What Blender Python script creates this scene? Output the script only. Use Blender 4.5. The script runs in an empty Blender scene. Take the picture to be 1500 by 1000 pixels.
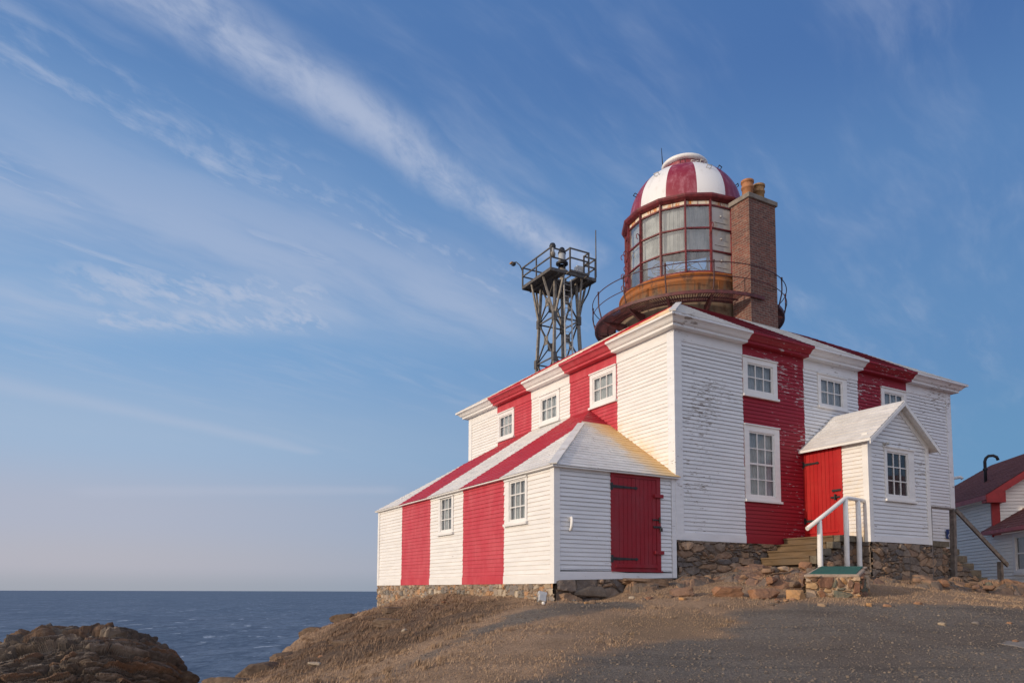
import bpy, bmesh, math, random
import numpy as np
from mathutils import Vector, Matrix, noise
R = math.radians
random.seed(7); rng = np.random.default_rng(11)
sc = bpy.context.scene; COL = sc.collection

# ------------------------------------------------------------------ node helpers
def node(nt, t, ins=None, **pr):
    n = nt.nodes.new(t)
    for k, v in pr.items(): setattr(n, k, v)
    for k, v in (ins or {}).items():
        if isinstance(v, bpy.types.NodeSocket): nt.links.new(v, n.inputs[k])
        else: n.inputs[k].default_value = v
    return n
def c4(c): return (c[0], c[1], c[2], 1.0)
def mixc(nt, f, a, b, blend='MIX'):
    n = node(nt, 'ShaderNodeMix', data_type='RGBA', blend_type=blend)
    for i, v in ((0, f), (6, a), (7, b)):
        if isinstance(v, bpy.types.NodeSocket): nt.links.new(v, n.inputs[i])
        elif i == 0: n.inputs[0].default_value = v
        else: n.inputs[i].default_value = c4(v)
    return n.outputs[2]
def mth(nt, op, a, b=0.0, c=None, clamp=False):
    ins = {0: a, 1: b}
    if c is not None: ins[2] = c
    return node(nt, 'ShaderNodeMath', ins, operation=op, use_clamp=clamp).outputs[0]
def mrange(nt, v, a, b, lo=0.0, hi=1.0, smooth=True):
    n = node(nt, 'ShaderNodeMapRange', {'Value': v, 'From Min': a, 'From Max': b, 'To Min': lo, 'To Max': hi})
    n.interpolation_type = 'SMOOTHSTEP' if smooth else 'LINEAR'
    return n.outputs[0]
def coords(nt, scale=(1, 1, 1), kind='Object', rot=(0, 0, 0), loc=(0, 0, 0)):
    t = node(nt, 'ShaderNodeTexCoord')
    return node(nt, 'ShaderNodeMapping', {'Vector': t.outputs[kind], 'Scale': scale, 'Rotation': rot, 'Location': loc}).outputs[0]
def noisen(nt, vec, scale=5.0, detail=4.0, rough=.55, dist=0.0):
    return node(nt, 'ShaderNodeTexNoise', {'Vector': vec, 'Scale': scale, 'Detail': detail, 'Roughness': rough, 'Distortion': dist}).outputs[0]
def bump(nt, h, strength=.3, dist=.01):
    return node(nt, 'ShaderNodeBump', {'Height': h, 'Strength': strength, 'Distance': dist}).outputs[0]
def newmat(name):
    m = bpy.data.materials.new(name); m.use_nodes = True
    nt = m.node_tree; nt.nodes.clear()
    out = node(nt, 'ShaderNodeOutputMaterial')
    b = node(nt, 'ShaderNodeBsdfPrincipled', {'Roughness': .6})
    nt.links.new(b.outputs[0], out.inputs[0])
    return m, nt, b
def setc(nt, b, sock, name='Base Color'):
    if isinstance(sock, bpy.types.NodeSocket): nt.links.new(sock, b.inputs[name])
    else: b.inputs[name].default_value = c4(sock) if name == 'Base Color' else sock
def simple(name, col, rough=.6, var=.15, scale=6.0, metal=0.0, bmp=.15, bscale=40, spec=.5):
    m, nt, b = newmat(name)
    v = coords(nt)
    f = noisen(nt, v, scale, 5, .6)
    setc(nt, b, mixc(nt, mrange(nt, f, .3, .7), [c * (1 - var) for c in col], [min(1, c * (1 + var)) for c in col]))
    b.inputs['Roughness'].default_value = rough; b.inputs['Metallic'].default_value = metal
    b.inputs['Specular IOR Level'].default_value = spec
    if bmp: nt.links.new(bump(nt, noisen(nt, v, bscale, 3), bmp, .01), b.inputs['Normal'])
    return m
def painted(name, col, under, peel=.5, dirt=(.5, .38, .25), dirtamt=.25, rust=0.0, fade=None, rough=.55, stain=None):
    """weathered paint over clapboard: long thin flakes along the boards, grime, rust specks"""
    m, nt, b = newmat(name)
    big = noisen(nt, coords(nt, (.55, .55, .8), loc=(3.1, 1.7, .4)), 1.0, 3, .6)
    fl = noisen(nt, coords(nt, (2.2, 2.2, 13)), 2.0, 5, .68, .3)
    thr = mrange(nt, big, .36, .70, .76 - .02 * peel, .76 - .28 * peel, False)
    pm = mth(nt, 'GREATER_THAN', fl, thr)
    mot = noisen(nt, coords(nt, (.9, .9, 5)), 1.4, 5, .6)
    base = mixc(nt, mrange(nt, mot, .3, .75), [c * .93 for c in col], [min(1, c * 1.05) for c in col])
    if fade:
        fd = noisen(nt, coords(nt, (3, 3, 1.2)), 1.1, 5, .65)
        base = mixc(nt, mrange(nt, fd, .35, .75, 0, .75), base, fade)
    dn = noisen(nt, coords(nt, (1.6, 1.6, 7), loc=(5, 2, 9)), 1.5, 6, .7)
    base = mixc(nt, mrange(nt, dn, .56, .82, 0, dirtamt), base, dirt)
    if rust:
        sn = noisen(nt, coords(nt, (5, 5, 2.2), loc=(1, 8, 3)), 1.6, 5, .7)
        base = mixc(nt, mrange(nt, sn, .66, .74, 0, rust), base, (.55, .24, .06))
    if stain: base = stain(nt, base)
    un = mixc(nt, noisen(nt, coords(nt, (8, 8, 30)), 2, 4), [c * .6 for c in under], [c * 1.35 for c in under])
    setc(nt, b, mixc(nt, pm, base, un))
    nt.links.new(mth(nt, 'MULTIPLY_ADD', pm, .35, rough), b.inputs['Roughness'])
    b.inputs['Specular IOR Level'].default_value = .35
    h = mth(nt, 'MULTIPLY_ADD', pm, -.6, noisen(nt, coords(nt, (6, 6, 40)), 2, 4))
    nt.links.new(bump(nt, h, .35, .006), b.inputs['Normal'])
    return m
def sep(nt, kind='Object'):
    t = node(nt, 'ShaderNodeTexCoord')
    return node(nt, 'ShaderNodeSeparateXYZ', {0: t.outputs[kind]}).outputs
def wall_stain(nt, base):      # ochre lichen on the long wall just above the shed's hip roof
    x, y, z = sep(nt)
    n = noisen(nt, coords(nt, (1, 1, 1)), 1.6, 5, .65)
    line = mth(nt, 'MULTIPLY_ADD', y, .69, 2.45)              # height of the hip roof along the wall
    d = mth(nt, 'SUBTRACT', z, line)
    a = mth(nt, 'MULTIPLY', mrange(nt, d, .9, -.1), mrange(nt, y, 2.6, 1.8))
    a = mth(nt, 'MULTIPLY', a, mrange(nt, n, .40, .66, .0, .55))
    on = mrange(nt, x, -1.0, -.5); a = mth(nt, 'MULTIPLY', a, on); base = mixc(nt, a, base, (.78, .55, .28))
    t2 = mth(nt, 'MULTIPLY', mrange(nt, y, .30, .0), mrange(nt, n, .45, .7, 0, .35))
    return mixc(nt, mth(nt, 'MULTIPLY', t2, on), base, (.75, .58, .30))
def roof_stain(nt, base):
    x, y, z = sep(nt)
    n = noisen(nt, coords(nt, (1.2, 1.2, 1.2)), 1.7, 5, .65)
    d = mth(nt, 'ADD', x, mth(nt, 'MULTIPLY', n, .9))
    a = mrange(nt, d, -.75, .25, 0, .95)
    a = mth(nt, 'MULTIPLY', a, mrange(nt, y, 3.1, 2.2, .35, 1))
    sh = node(nt, 'ShaderNodeSeparateColor', {0: node(nt, 'ShaderNodeTexVoronoi', {'Vector': coords(nt, (5, 6.5, 6.5)), 'Scale': 1.0}).outputs['Color']}).outputs[0]
    a = mth(nt, 'MULTIPLY', a, mrange(nt, mth(nt, 'ADD', sh, a), .35, 1.0, .35, 1.0))
    a = mth(nt, 'MULTIPLY', a, mrange(nt, z, 5.6, 5.9, .9, .5))
    return mixc(nt, a, base, (.80, .50, .17))
def shingle_tone(nt, base):
    sh = node(nt, 'ShaderNodeTexVoronoi', {'Vector': coords(nt, (6, 6, 6)), 'Scale': 1.0}).outputs['Color']
    f = node(nt, 'ShaderNodeSeparateColor', {0: sh}).outputs[0]
    return mixc(nt, mth(nt, 'MULTIPLY', f, .22), base, (.42, .38, .33))

WHITE = (.80, .785, .755)
M = {}
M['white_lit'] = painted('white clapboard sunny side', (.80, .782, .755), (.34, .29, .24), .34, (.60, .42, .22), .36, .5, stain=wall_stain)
M['white_shade'] = painted('white clapboard weathered shaded side', (.77, .77, .78), (.34, .305, .28), .78, (.42, .37, .33), .3, .15)  # cooler copy of the white for shaded walls; the heavier peeling is wear
M['white_trim'] = painted('white trim paint', (.80, .782, .76), (.36, .31, .27), .30, (.58, .48, .36), .22, .12)
M['red_lit'] = painted('sun faded red clapboard', (.50, .045, .062), (.25, .12, .11), .2, (.30, .03, .04), .2, 0, fade=(.58, .10, .115))  # lighter copy of the red for sunlit walls, fading included
M['red_shade'] = painted('red clapboard shaded copy', (.30, .011, .024), (.56, .50, .50), .95, (.17, .008, .016), .3, 0)  # shaded copy of the red, darkened for walls out of the sun
M['red_trim'] = painted('red trim paint', (.26, .010, .022), (.4, .3, .3), .12, (.20, .01, .02), .3, 0)
M['door_shaded'] = painted('shaded red plank door', (.29, .010, .020), (.25, .12, .1), .22, (.13, .008, .012), .5, 0, fade=(.27, .035, .045))  # red deepened in the colour because this door stands in shade
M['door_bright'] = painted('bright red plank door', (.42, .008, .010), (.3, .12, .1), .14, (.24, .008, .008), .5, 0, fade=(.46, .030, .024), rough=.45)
M['roof_white'] = painted('white painted shingles', (.76, .74, .71), (.50, .42, .33), .55, (.62, .50, .36), .35, .1, stain=shingle_tone)
M['roof_stained'] = painted('white shingles with ochre lichen', (.76, .74, .71), (.50, .42, .33), .45, (.62, .50, .36), .35, .1, stain=lambda nt, b: roof_stain(nt, shingle_tone(nt, b)))
M['roof_red_shaded'] = painted('shade darkened red roof paint', (.20, .014, .024), (.26, .05, .05), .3, (.12, .01, .015), .35, 0)  # darker copy of the roof red: shade of unlit slopes put into colour
M['lap_shade_warm'] = simple('brown lap shade line', (.56, .36, .20), .9, .4, 8, bmp=0)  # lap colours: the shadow gap under each board put into its underside
M['lap_shade_grey'] = simple('grey lap shade line', (.15, .12, .105), .9, .4, 8, bmp=0)
M['lap_shade_red'] = simple('dark red lap shade line', (.16, .010, .018), .9, .3, 8, bmp=0)
M['roof_red'] = painted('red painted shingles', (.46, .03, .045), (.26, .05, .05), .45, (.25, .02, .03), .35, 0)
M['iron_black'] = simple('black iron', (.018, .018, .02), .5, .3)
M['iron_gallery'] = simple('dark rusty red gallery iron', (.095, .022, .021), .55, .45, 7)
M['iron_dark'] = simple('dark brown red railing iron', (.065, .022, .022), .5, .35, 9)
M['iron_red'] = simple('oxide red iron', (.15, .020, .024), .5, .35, 9)
M['steel'] = simple('weathered galvanised steel', (.22, .195, .165), .6, .35, 5)
M['steel_dark'] = simple('dark weathered steel', (.10, .088, .078), .6, .35, 5)
M['alu'] = simple('pale aluminium', (.55, .53, .50), .45, .15, 8, .3)
M['white_plain'] = simple('white gloss paint', (.80, .78, .75), .4, .06, 8)
M['grey_wood'] = simple('weathered grey wood', (.16, .135, .12), .8, .35, 9, bscale=60)
M['concrete'] = simple('grey concrete', (.22, .19, .16), .85, .22, 5, bmp=.4)
M['mortar'] = simple('mortar', (.16, .13, .105), .95, .3, 9, bmp=.5)
M['dark'] = simple('dark interior', (.012, .012, .014), .9, .1, bmp=0)
M['lantern_curtain'] = simple('thin grey lantern curtain', (.40, .41, .41), .9, .3, 2.5, bmp=0)
M['curtain'] = simple('pale curtain cloth', (.62, .63, .63), .9, .12, 4, bmp=0)
M['terracotta'] = simple('terracotta', (.38, .165, .075), .75, .22, 7)
M['terracotta_dull'] = simple('weathered terracotta', (.33, .19, .085), .8, .3, 7)
M['green'] = simple('green painted board', (.022, .115, .085), .7, .18, 25, bscale=90)
M['sandstone_trim'] = simple('sandy concrete trim', (.40, .30, .22), .9, .2, 12, bmp=.4)
M['blue_sign'] = simple('dark blue sign', (.02, .045, .16), .4, .05, bmp=0)
M['asphalt_roof'] = simple('dark red asphalt shingles', (.19, .062, .05), .95, .3, 30, bscale=120, bmp=.4)
M['fascia_red'] = simple('red fascia paint', (.40, .035, .035), .6, .12)
M['fascia_pink'] = simple('pink lit red fascia paint', (.42, .10, .11), .6, .15)  # pinker copy of the fascia red: light on the eaves put into colour
M['flue_dark'] = simple('sooty flue metal', (.02, .02, .026), .5, .3)
M['lamp_glass'] = simple('frosted lamp glass', (.36, .37, .38), .2, .05, bmp=0)
M['vinyl'] = painted('neighbour white clapboard', (.92, .87, .79), (.4, .38, .36), .12, (.5, .45, .4), .2)

def wood_steps():
    m, nt, b = newmat('worn treated timber')
    n = noisen(nt, coords(nt, (7, .9, 11)), 2.0, 5, .6, .4); n2 = noisen(nt, coords(nt), 2.5, 4)
    c = mixc(nt, mrange(nt, n, .3, .7), (.105, .066, .032), (.19, .122, .066))
    setc(nt, b, mixc(nt, mrange(nt, n2, .45, .75, 0, .5), c, (.14, .11, .08))); b.inputs['Roughness'].default_value = .85
    nt.links.new(bump(nt, n, .4, .01), b.inputs['Normal']); return m
M['timber'] = wood_steps()
M['timber_grey'] = simple('grey stone like timber', (.15, .125, .09), .9, .3, 10, bmp=.4)

def stone(name, cols, lich=.25, scale=1.0):
    m, nt, b = newmat(name)
    g = node(nt, 'ShaderNodeNewGeometry')
    r = node(nt, 'ShaderNodeValToRGB', {0: g.outputs['Random Per Island']}); r.color_ramp.interpolation = 'LINEAR'
    el = r.color_ramp.elements
    for i, c in enumerate(cols):
        e = el[i] if i < 2 else el.new(i / (len(cols) - 1))
    for i, e in enumerate(sorted(el, key=lambda q: q.position)): pass
    for i in range(len(cols)):
        el[i].position = i / (len(cols) - 1)
    for i, c in enumerate(cols): el[i].color = c4(c)
    v = coords(nt, (scale,) * 3)
    n1 = noisen(nt, v, 5, 8, .65); n2 = noisen(nt, v, 18, 6, .6); n3 = noisen(nt, v, 2.2, 6, .7, .6)
    base = mixc(nt, mrange(nt, n1, .3, .7, 0, .6), r.outputs[0], (.06, .052, .048))
    base = mixc(nt, mrange(nt, n3, .56, .72, 0, lich), base, (.34, .32, .28))
    base = mixc(nt, mrange(nt, n2, .35, .7, 0, .35), base, (.30, .21, .14))
    setc(nt, b, base); b.inputs['Roughness'].default_value = .93; b.inputs['Specular IOR Level'].default_value = .2
    h = mth(nt, 'MULTIPLY_ADD', n2, .5, n1)
    nt.links.new(bump(nt, h, .75, .03), b.inputs['Normal']); return m
M['rubble'] = stone('foundation rubble', [(.44, .29, .18), (.32, .25, .19), (.56, .46, .35), (.24, .215, .20), (.52, .29, .15), (.40, .31, .24), (.2, .19, .175), (.50, .40, .29)])
M['rubble_dark'] = stone('dark foundation rubble', [(.20, .14, .105), (.27, .175, .115), (.125, .112, .105), (.32, .195, .12), (.22, .165, .13), (.15, .125, .112), (.25, .20, .16)], .12)
M['cairn'] = stone('cairn stone', [(.42, .24, .12), (.22, .12, .08), (.46, .30, .17), (.19, .11, .08), (.30, .22, .15), (.13, .13, .11), (.48, .35, .25)], .2)
M['bedrock'] = stone('reddish bedrock', [(.40, .21, .115), (.32, .18, .105), (.44, .26, .155), (.26, .165, .115), (.36, .23, .145), (.20, .165, .14)], .22)
M['bedrock_grey'] = stone('grey brown bedrock', [(.24, .165, .115), (.28, .185, .125), (.18, .14, .11), (.32, .22, .155), (.155, .13, .11)], .28)
M['cliff'] = stone('dark layered rock', [(.125, .095, .075), (.16, .12, .09), (.085, .07, .06), (.19, .145, .105), (.105, .09, .08), (.21, .125, .07), (.075, .066, .06)], .14, .6)
M['pebble'] = stone('gravel stone', [(.22, .19, .16), (.17, .145, .125), (.26, .225, .19), (.13, .115, .10), (.36, .29, .22), (.20, .16, .13)], .1, 2)

def brick():
    m, nt, b = newmat('chimney brick')
    t = node(nt, 'ShaderNodeTexCoord')
    v = node(nt, 'ShaderNodeMapping', {'Vector': t.outputs['UV']}).outputs[0]
    def br(a, c, mo): 
        return node(nt, 'ShaderNodeTexBrick', {'Vector': v, 'Color1': c4(a), 'Color2': c4(c), 'Mortar': c4(mo), 'Scale': 1.0, 'Mortar Size': .011, 'Mortar Smooth': .2, 'Bias': -.1, 'Brick Width': .215, 'Row Height': .072})
    k = br((.21, .070, .048), (.10, .044, .038), (.21, .16, .13))
    n = noisen(nt, coords(nt), 9, 5, .65)
    c = mixc(nt, mrange(nt, n, .5, .70, 0, .7), k.outputs[0], (.30, .19, .145))
    n2 = noisen(nt, coords(nt, (1, 1, .4)), 2.0, 5)
    c = mixc(nt, mrange(nt, n2, .45, .7, 0, .35), c, (.10, .055, .045))
    setc(nt, b, c); b.inputs['Roughness'].default_value = .9
    nt.links.new(bump(nt, mth(nt, 'MULTIPLY_ADD', k.outputs['Fac'], -1.0, mth(nt, 'MULTIPLY', n, .4)), .6, .012), b.inputs['Normal']); return m
M['brick'] = brick()

def rustdrum():
    m, nt, b = newmat('rust streaked iron drum')
    x, y, z = sep(nt)
    st = noisen(nt, coords(nt, (3.4, 3.4, .35)), 1.6, 6, .7, .2); n = noisen(nt, coords(nt), 2.4, 6, .65)
    base = mixc(nt, n, (.11, .075, .05), (.27, .19, .12))
    hi = mrange(nt, z, 8.45, 9.2, .26, .62)
    f = mth(nt, 'ADD', mth(nt, 'MULTIPLY', st, .9), mth(nt, 'SUBTRACT', hi, .45))
    base = mixc(nt, mrange(nt, f, .30, .66), base, (.34, .115, .028))
    base = mixc(nt, mrange(nt, z, 9.18, 9.26), base, (.44, .135, .022))
    n4 = noisen(nt, coords(nt, (2, 2, 1.2), loc=(4, 4, 4)), 2.2, 5, .7)
    base = mixc(nt, mrange(nt, n4, .50, .64, 0, .8), base, (.10, .052, .03))
    setc(nt, b, base); b.inputs['Roughness'].default_value = .8
    nt.links.new(bump(nt, n, .3, .02), b.inputs['Normal']); return m
M['drum'] = rustdrum()
def rustwhite():
    m, nt, b = newmat('rusty white enamel band')
    n = noisen(nt, coords(nt, (1.5, 1.5, .6)), 2.6, 5, .7)
    c = mixc(nt, mrange(nt, n, .46, .60), (.72, .64, .52), (.58, .22, .05))
    setc(nt, b, c); b.inputs['Roughness'].default_value = .6; return m
M['rust_band'] = rustwhite()
def panelwhite():
    m, nt, b = newmat('stained white metal panel')
    n = noisen(nt, coords(nt, (1.5, 1.5, 1.5)), 2.2, 6, .7)
    c = mixc(nt, mrange(nt, n, .52, .72, 0, .55), (.60, .58, .55), (.50, .33, .16))
    setc(nt, b, c); b.inputs['Roughness'].default_value = .55; return m
M['panel'] = panelwhite()
def dome(name, a, c, lo, hi):
    m, nt, b = newmat(name)
    n = noisen(nt, coords(nt, (2.5, 2.5, 1.1)), 2.1, 6, .7)
    setc(nt, b, mixc(nt, mrange(nt, n, lo, hi), a, c)); b.inputs['Roughness'].default_value = .38
    nt.links.new(bump(nt, n, .08, .02), b.inputs['Normal']); return m
M['dome_red'] = dome('weathered red dome paint', (.25, .022, .040), (.40, .14, .17), .42, .72)
M['dome_white'] = dome('white dome paint', (.82, .81, .80), (.68, .66, .63), .50, .78)
def glass(name, tint, diff, dcol, refl=.9):
    m = bpy.data.materials.new(name); m.use_nodes = True; nt = m.node_tree; nt.nodes.clear()
    out = node(nt, 'ShaderNodeOutputMaterial')
    tr = node(nt, 'ShaderNodeBsdfTransparent', {0: c4(tint)})
    n = noisen(nt, coords(nt, (3, 3, 1.0)), 2.2, 5, .65)
    df = node(nt, 'ShaderNodeBsdfDiffuse', {0: c4(dcol)})
    gl = node(nt, 'ShaderNodeBsdfGlossy', {0: (1, 1, 1, 1), 'Roughness': .03})
    wob = bump(nt, noisen(nt, coords(nt), 1.3, 2), .12, .05); nt.links.new(wob, gl.inputs['Normal'])
    a = node(nt, 'ShaderNodeMixShader', {0: mrange(nt, n, .3, .75, diff * .5, diff * 1.5), 1: tr.outputs[0], 2: df.outputs[0]})
    fr = node(nt, 'ShaderNodeFresnel', {'IOR': 1.5})
    f2 = mth(nt, 'MULTIPLY', fr.outputs[0], refl, clamp=True)
    s = node(nt, 'ShaderNodeMixShader', {0: f2, 1: a.outputs[0], 2: gl.outputs[0]})
    nt.links.new(s.outputs[0], out.inputs[0]); return m
M['glass'] = glass('old window glass', (.82, .86, .88), .10, (.5, .52, .55))
M['lantern_glass'] = glass('salt hazed lantern glass', (.92, .95, .95), .14, (.62, .65, .65), 2.6)

# ------------------------------------------------------------------ mesh helper
class MB:
    def __init__(s): s.v = []; s.f = []; s.m = []; s.sm = []
    def quad(s, a, b, c, d, mi=0, sm=False):
        n = len(s.v); s.v += [tuple(a), tuple(b), tuple(c), tuple(d)]; s.f.append((n, n + 1, n + 2, n + 3)); s.m.append(mi); s.sm.append(sm)
    def poly(s, pts, mi=0):
        n = len(s.v); s.v += [tuple(p) for p in pts]; s.f.append(tuple(range(n, n + len(pts)))); s.m.append(mi); s.sm.append(False)
    def box(s, lo, hi, mi=0, rot=None, about=None):
        x0, y0, z0 = lo; x1, y1, z1 = hi
        P = [Vector(p) for p in ((x0, y0, z0), (x1, y0, z0), (x1, y1, z0), (x0, y1, z0), (x0, y0, z1), (x1, y0, z1), (x1, y1, z1), (x0, y1, z1))]
        if rot is not None:
            o = Vector(about) if about else sum(P, Vector()) / 8
            P = [o + rot @ (p - o) for p in P]
        n = len(s.v); s.v += [tuple(p) for p in P]
        for f in ((0, 3, 2, 1), (4, 5, 6, 7), (0, 1, 5, 4), (1, 2, 6, 5), (2, 3, 7, 6), (3, 0, 4, 7)):
            s.f.append(tuple(n + i for i in f)); s.m.append(mi); s.sm.append(False)
    def hexa(s, P, mi=0):
        n = len(s.v); s.v += [tuple(p) for p in P]
        for f in ((0, 3, 2, 1), (4, 5, 6, 7), (0, 1, 5, 4), (1, 2, 6, 5), (2, 3, 7, 6), (3, 0, 4, 7)):
            s.f.append(tuple(n + i for i in f)); s.m.append(mi); s.sm.append(False)
    def bar(s, a, b, w, h=None, mi=0, up=(0, 0, 1)):
        a = Vector(a); b = Vector(b); h = h or w; d = (b - a).normalized(); u = Vector(up)
        if abs(d.dot(u)) > .98: u = Vector((1, 0, 0))
        x = d.cross(u).normalized() * (w / 2); y = x.cross(d).normalized() * (h / 2)
        s.hexa([a - x - y, a + x - y, a + x + y, a - x + y, b - x - y, b + x - y, b + x + y, b - x + y], mi)
    def tube(s, pts, r, n=8, mi=0, cap=True, closed=False):
        pts = [Vector(p) for p in pts]; k = len(pts); rr = r if isinstance(r, (list, tuple)) else [r] * k
        base = len(s.v); prev = None
        for i, p in enumerate(pts):
            if closed: d = pts[(i + 1) % k] - pts[i - 1]
            else: d = pts[min(i + 1, k - 1)] - pts[max(i - 1, 0)]
            d.normalize()
            if prev is None:
                u = Vector((0, 0, 1)) if abs(d.z) < .9 else Vector((1, 0, 0))
                x = d.cross(u).normalized()
            else:
                x = (prev - d * prev.dot(d)).normalized()
            prev = x; y = d.cross(x)
            for j in range(n):
                a = 2 * math.pi * j / n; s.v.append(tuple(p + (x * math.cos(a) + y * math.sin(a)) * rr[i]))
        for i in range(k if closed else k - 1):
            for j in range(n):
                i2 = (i + 1) % k
                s.f.append((base + i * n + j, base + i * n + (j + 1) % n, base + i2 * n + (j + 1) % n, base + i2 * n + j)); s.m.append(mi); s.sm.append(True)
        if cap and not closed:
            s.f.append(tuple(base + j for j in range(n))[::-1]); s.m.append(mi); s.sm.append(False)
            s.f.append(tuple(base + (k - 1) * n + j for j in range(n))); s.m.append(mi); s.sm.append(False)
    def lathe(s, prof, c, n=48, mi=0, a0=0.0, a1=2 * math.pi, mfun=None, sm=True):
        full = abs(a1 - a0 - 2 * math.pi) < 1e-6; cols = n if full else n + 1; base = len(s.v)
        for j in range(cols):
            a = a0 + (a1 - a0) * j / n
            for r, z in prof: s.v.append((c[0] + r * math.cos(a), c[1] + r * math.sin(a), c[2] + z))
        k = len(prof)
        for j in range(n):
            j2 = (j + 1) % cols
            for i in range(k - 1):
                s.f.append((base + j * k + i, base + j2 * k + i, base + j2 * k + i + 1, base + j * k + i + 1))
                s.m.append(mfun(a0 + (a1 - a0) * (j + .5) / n, i) if mfun else mi); s.sm.append(sm)
    def add(s, verts, faces, mi=0, sm=False):
        n = len(s.v); s.v += [tuple(v) for v in verts]
        for f in faces: s.f.append(tuple(n + i for i in f)); s.m.append(mi); s.sm.append(sm)
    def build(s, name, mats, parent=None, uv=False, bevel=0):
        me = bpy.data.meshes.new(name); me.from_pydata(s.v, [], s.f)
        mats = mats if isinstance(mats, list) else [mats]
        for m in mats: me.materials.append(M[m] if isinstance(m, str) else m)
        me.polygons.foreach_set('material_index', s.m); me.polygons.foreach_set('use_smooth', s.sm)
        me.update()
        if uv:
            ul = me.uv_layers.new(name='UVMap')
            for p in me.polygons:
                nx, ny, nz = (abs(q) for q in p.normal)
                for li in p.loop_indices:
                    co = me.vertices[me.loops[li].vertex_index].co
                    if nz > nx and nz > ny: ul.data[li].uv = (co.x, co.y)
                    elif nx > ny: ul.data[li].uv = (co.y + .05, co.z)
                    else: ul.data[li].uv = (co.x, co.z)
        o = bpy.data.objects.new(name, me); COL.objects.link(o)
        if parent: o.parent = parent
        if bevel:
            b = o.modifiers.new('edge', 'BEVEL'); b.width = bevel; b.segments = 2; b.limit_method = 'ANGLE'; b.angle_limit = R(40)
        return o
def thing(name, label, cat, loc=(0, 0, 0), rz=0.0, group=None):
    o = bpy.data.objects.new(name, None); COL.objects.link(o); o.location = loc; o.rotation_euler = (0, 0, rz)
    o.empty_display_size = .3
    return tag(o, label, cat, group)
def tag(o, label, cat, group=None, kind=None):
    if label: o['label'] = label
    if cat: o['category'] = cat
    if group: o['group'] = group
    if kind: o['kind'] = kind
    return o
def part(o, label): o['label'] = label; return o

# ------------------------------------------------------------------ frames of reference
TH = .5211; CX, CY = 4.4801 * .8, 16.0
cs, sn = math.cos(TH), math.sin(TH)
def HW(u, v, z=0.0): return Vector((CX + u * cs - v * sn, CY + u * sn + v * cs, z))      # house axes -> world
W = 3.17; LR = 10.669; LL = 10.096
STL = [2.018, 4.067, 6.052, 8.118]           # stripe edges along the long left side (red, white, red)
STR = [2.115, 4.27, 6.42, 8.55]              # stripe edges along the right side
def is_red(s, st): return st[0] < s < st[1] or st[2] < s < st[3]
def splits(a, b, st):
    c = [a] + [x for x in st if a + 1e-4 < x < b - 1e-4] + [b]
    return list(zip(c[:-1], c[1:]))
HOUSE = thing('lighthouse', 'square wooden lighthouse with red and white vertical stripes, lean-to shed, porch and domed lantern', 'lighthouse', (CX, CY, 0), TH)

# ------------------------------------------------------------------ clapboards
PITCH = .0918
def siding(mb, org, e, nrm, s0, s1, z0, z1, st=None, holes=(), lim=None, lap=.022, mw=0, mr=1, pitch=PITCH):
    org = Vector(org); e = Vector(e); nrm = Vector(nrm); up = Vector((0, 0, 1))
    nrow = int(math.ceil((z1 - z0) / pitch))
    for i in range(nrow):
        za = z1 - (i + 1) * pitch; zb = z1 - i * pitch
        za = max(za, z0)
        zm = (za + zb) / 2
        a, b = s0, s1
        if lim: a, b = lim(zm)
        if b - a < .03: continue
        ivs = [(a, b)]
        for h in holes:
            if h[2] < zb - .02 and h[3] > za + .02:
                nv = []
                for p, q in ivs:
                    if h[0] > p: nv.append((p, min(q, h[0])))
                    if h[1] < q: nv.append((max(p, h[1]), q))
                ivs = [t for t in nv if t[1] - t[0] > .01]
        for p, q in ivs:
            cuts = [x + random.uniform(-.010, .010) for x in st] if st else []
            segs = []
            for c, d in splits(p, q, cuts):
                mi = mr if st and is_red((c + d) / 2, st) else mw
                L = d - c
                if L > 2.8 and random.random() < .8:
                    k = c + random.uniform(.6, L - .6); segs += [(c, k - .002, mi), (k + .002, d, mi)]
                else: segs.append((c, d, mi))
            for c, d, mi in segs:
                j = random.uniform(-.0035, .0035); j2 = random.uniform(-.004, .004); lp = lap + random.uniform(-.003, .004)
                A = org + e * c + up * (za + j) + nrm * lp; B = org + e * d + up * (za + j2) + nrm * lp
                C = org + e * d + up * (zb + .004) + nrm * .002; D = org + e * c + up * (zb + .004) + nrm * .002
                mb.quad(A, B, C, D, mi)
                mb.quad(A - nrm * (lp - .001), B - nrm * (lp - .001), B, A, mi + 2)  # underside of the lap, coloured as a shadow line
                mb.quad(A - nrm * (lp - .001), A, D, D - nrm * .001, mi); mb.quad(B, B - nrm * (lp - .001), C - nrm * .001, C, mi)
def tile_holes(hs): return [(h[0], h[1], h[2], h[3]) for h in hs]

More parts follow.
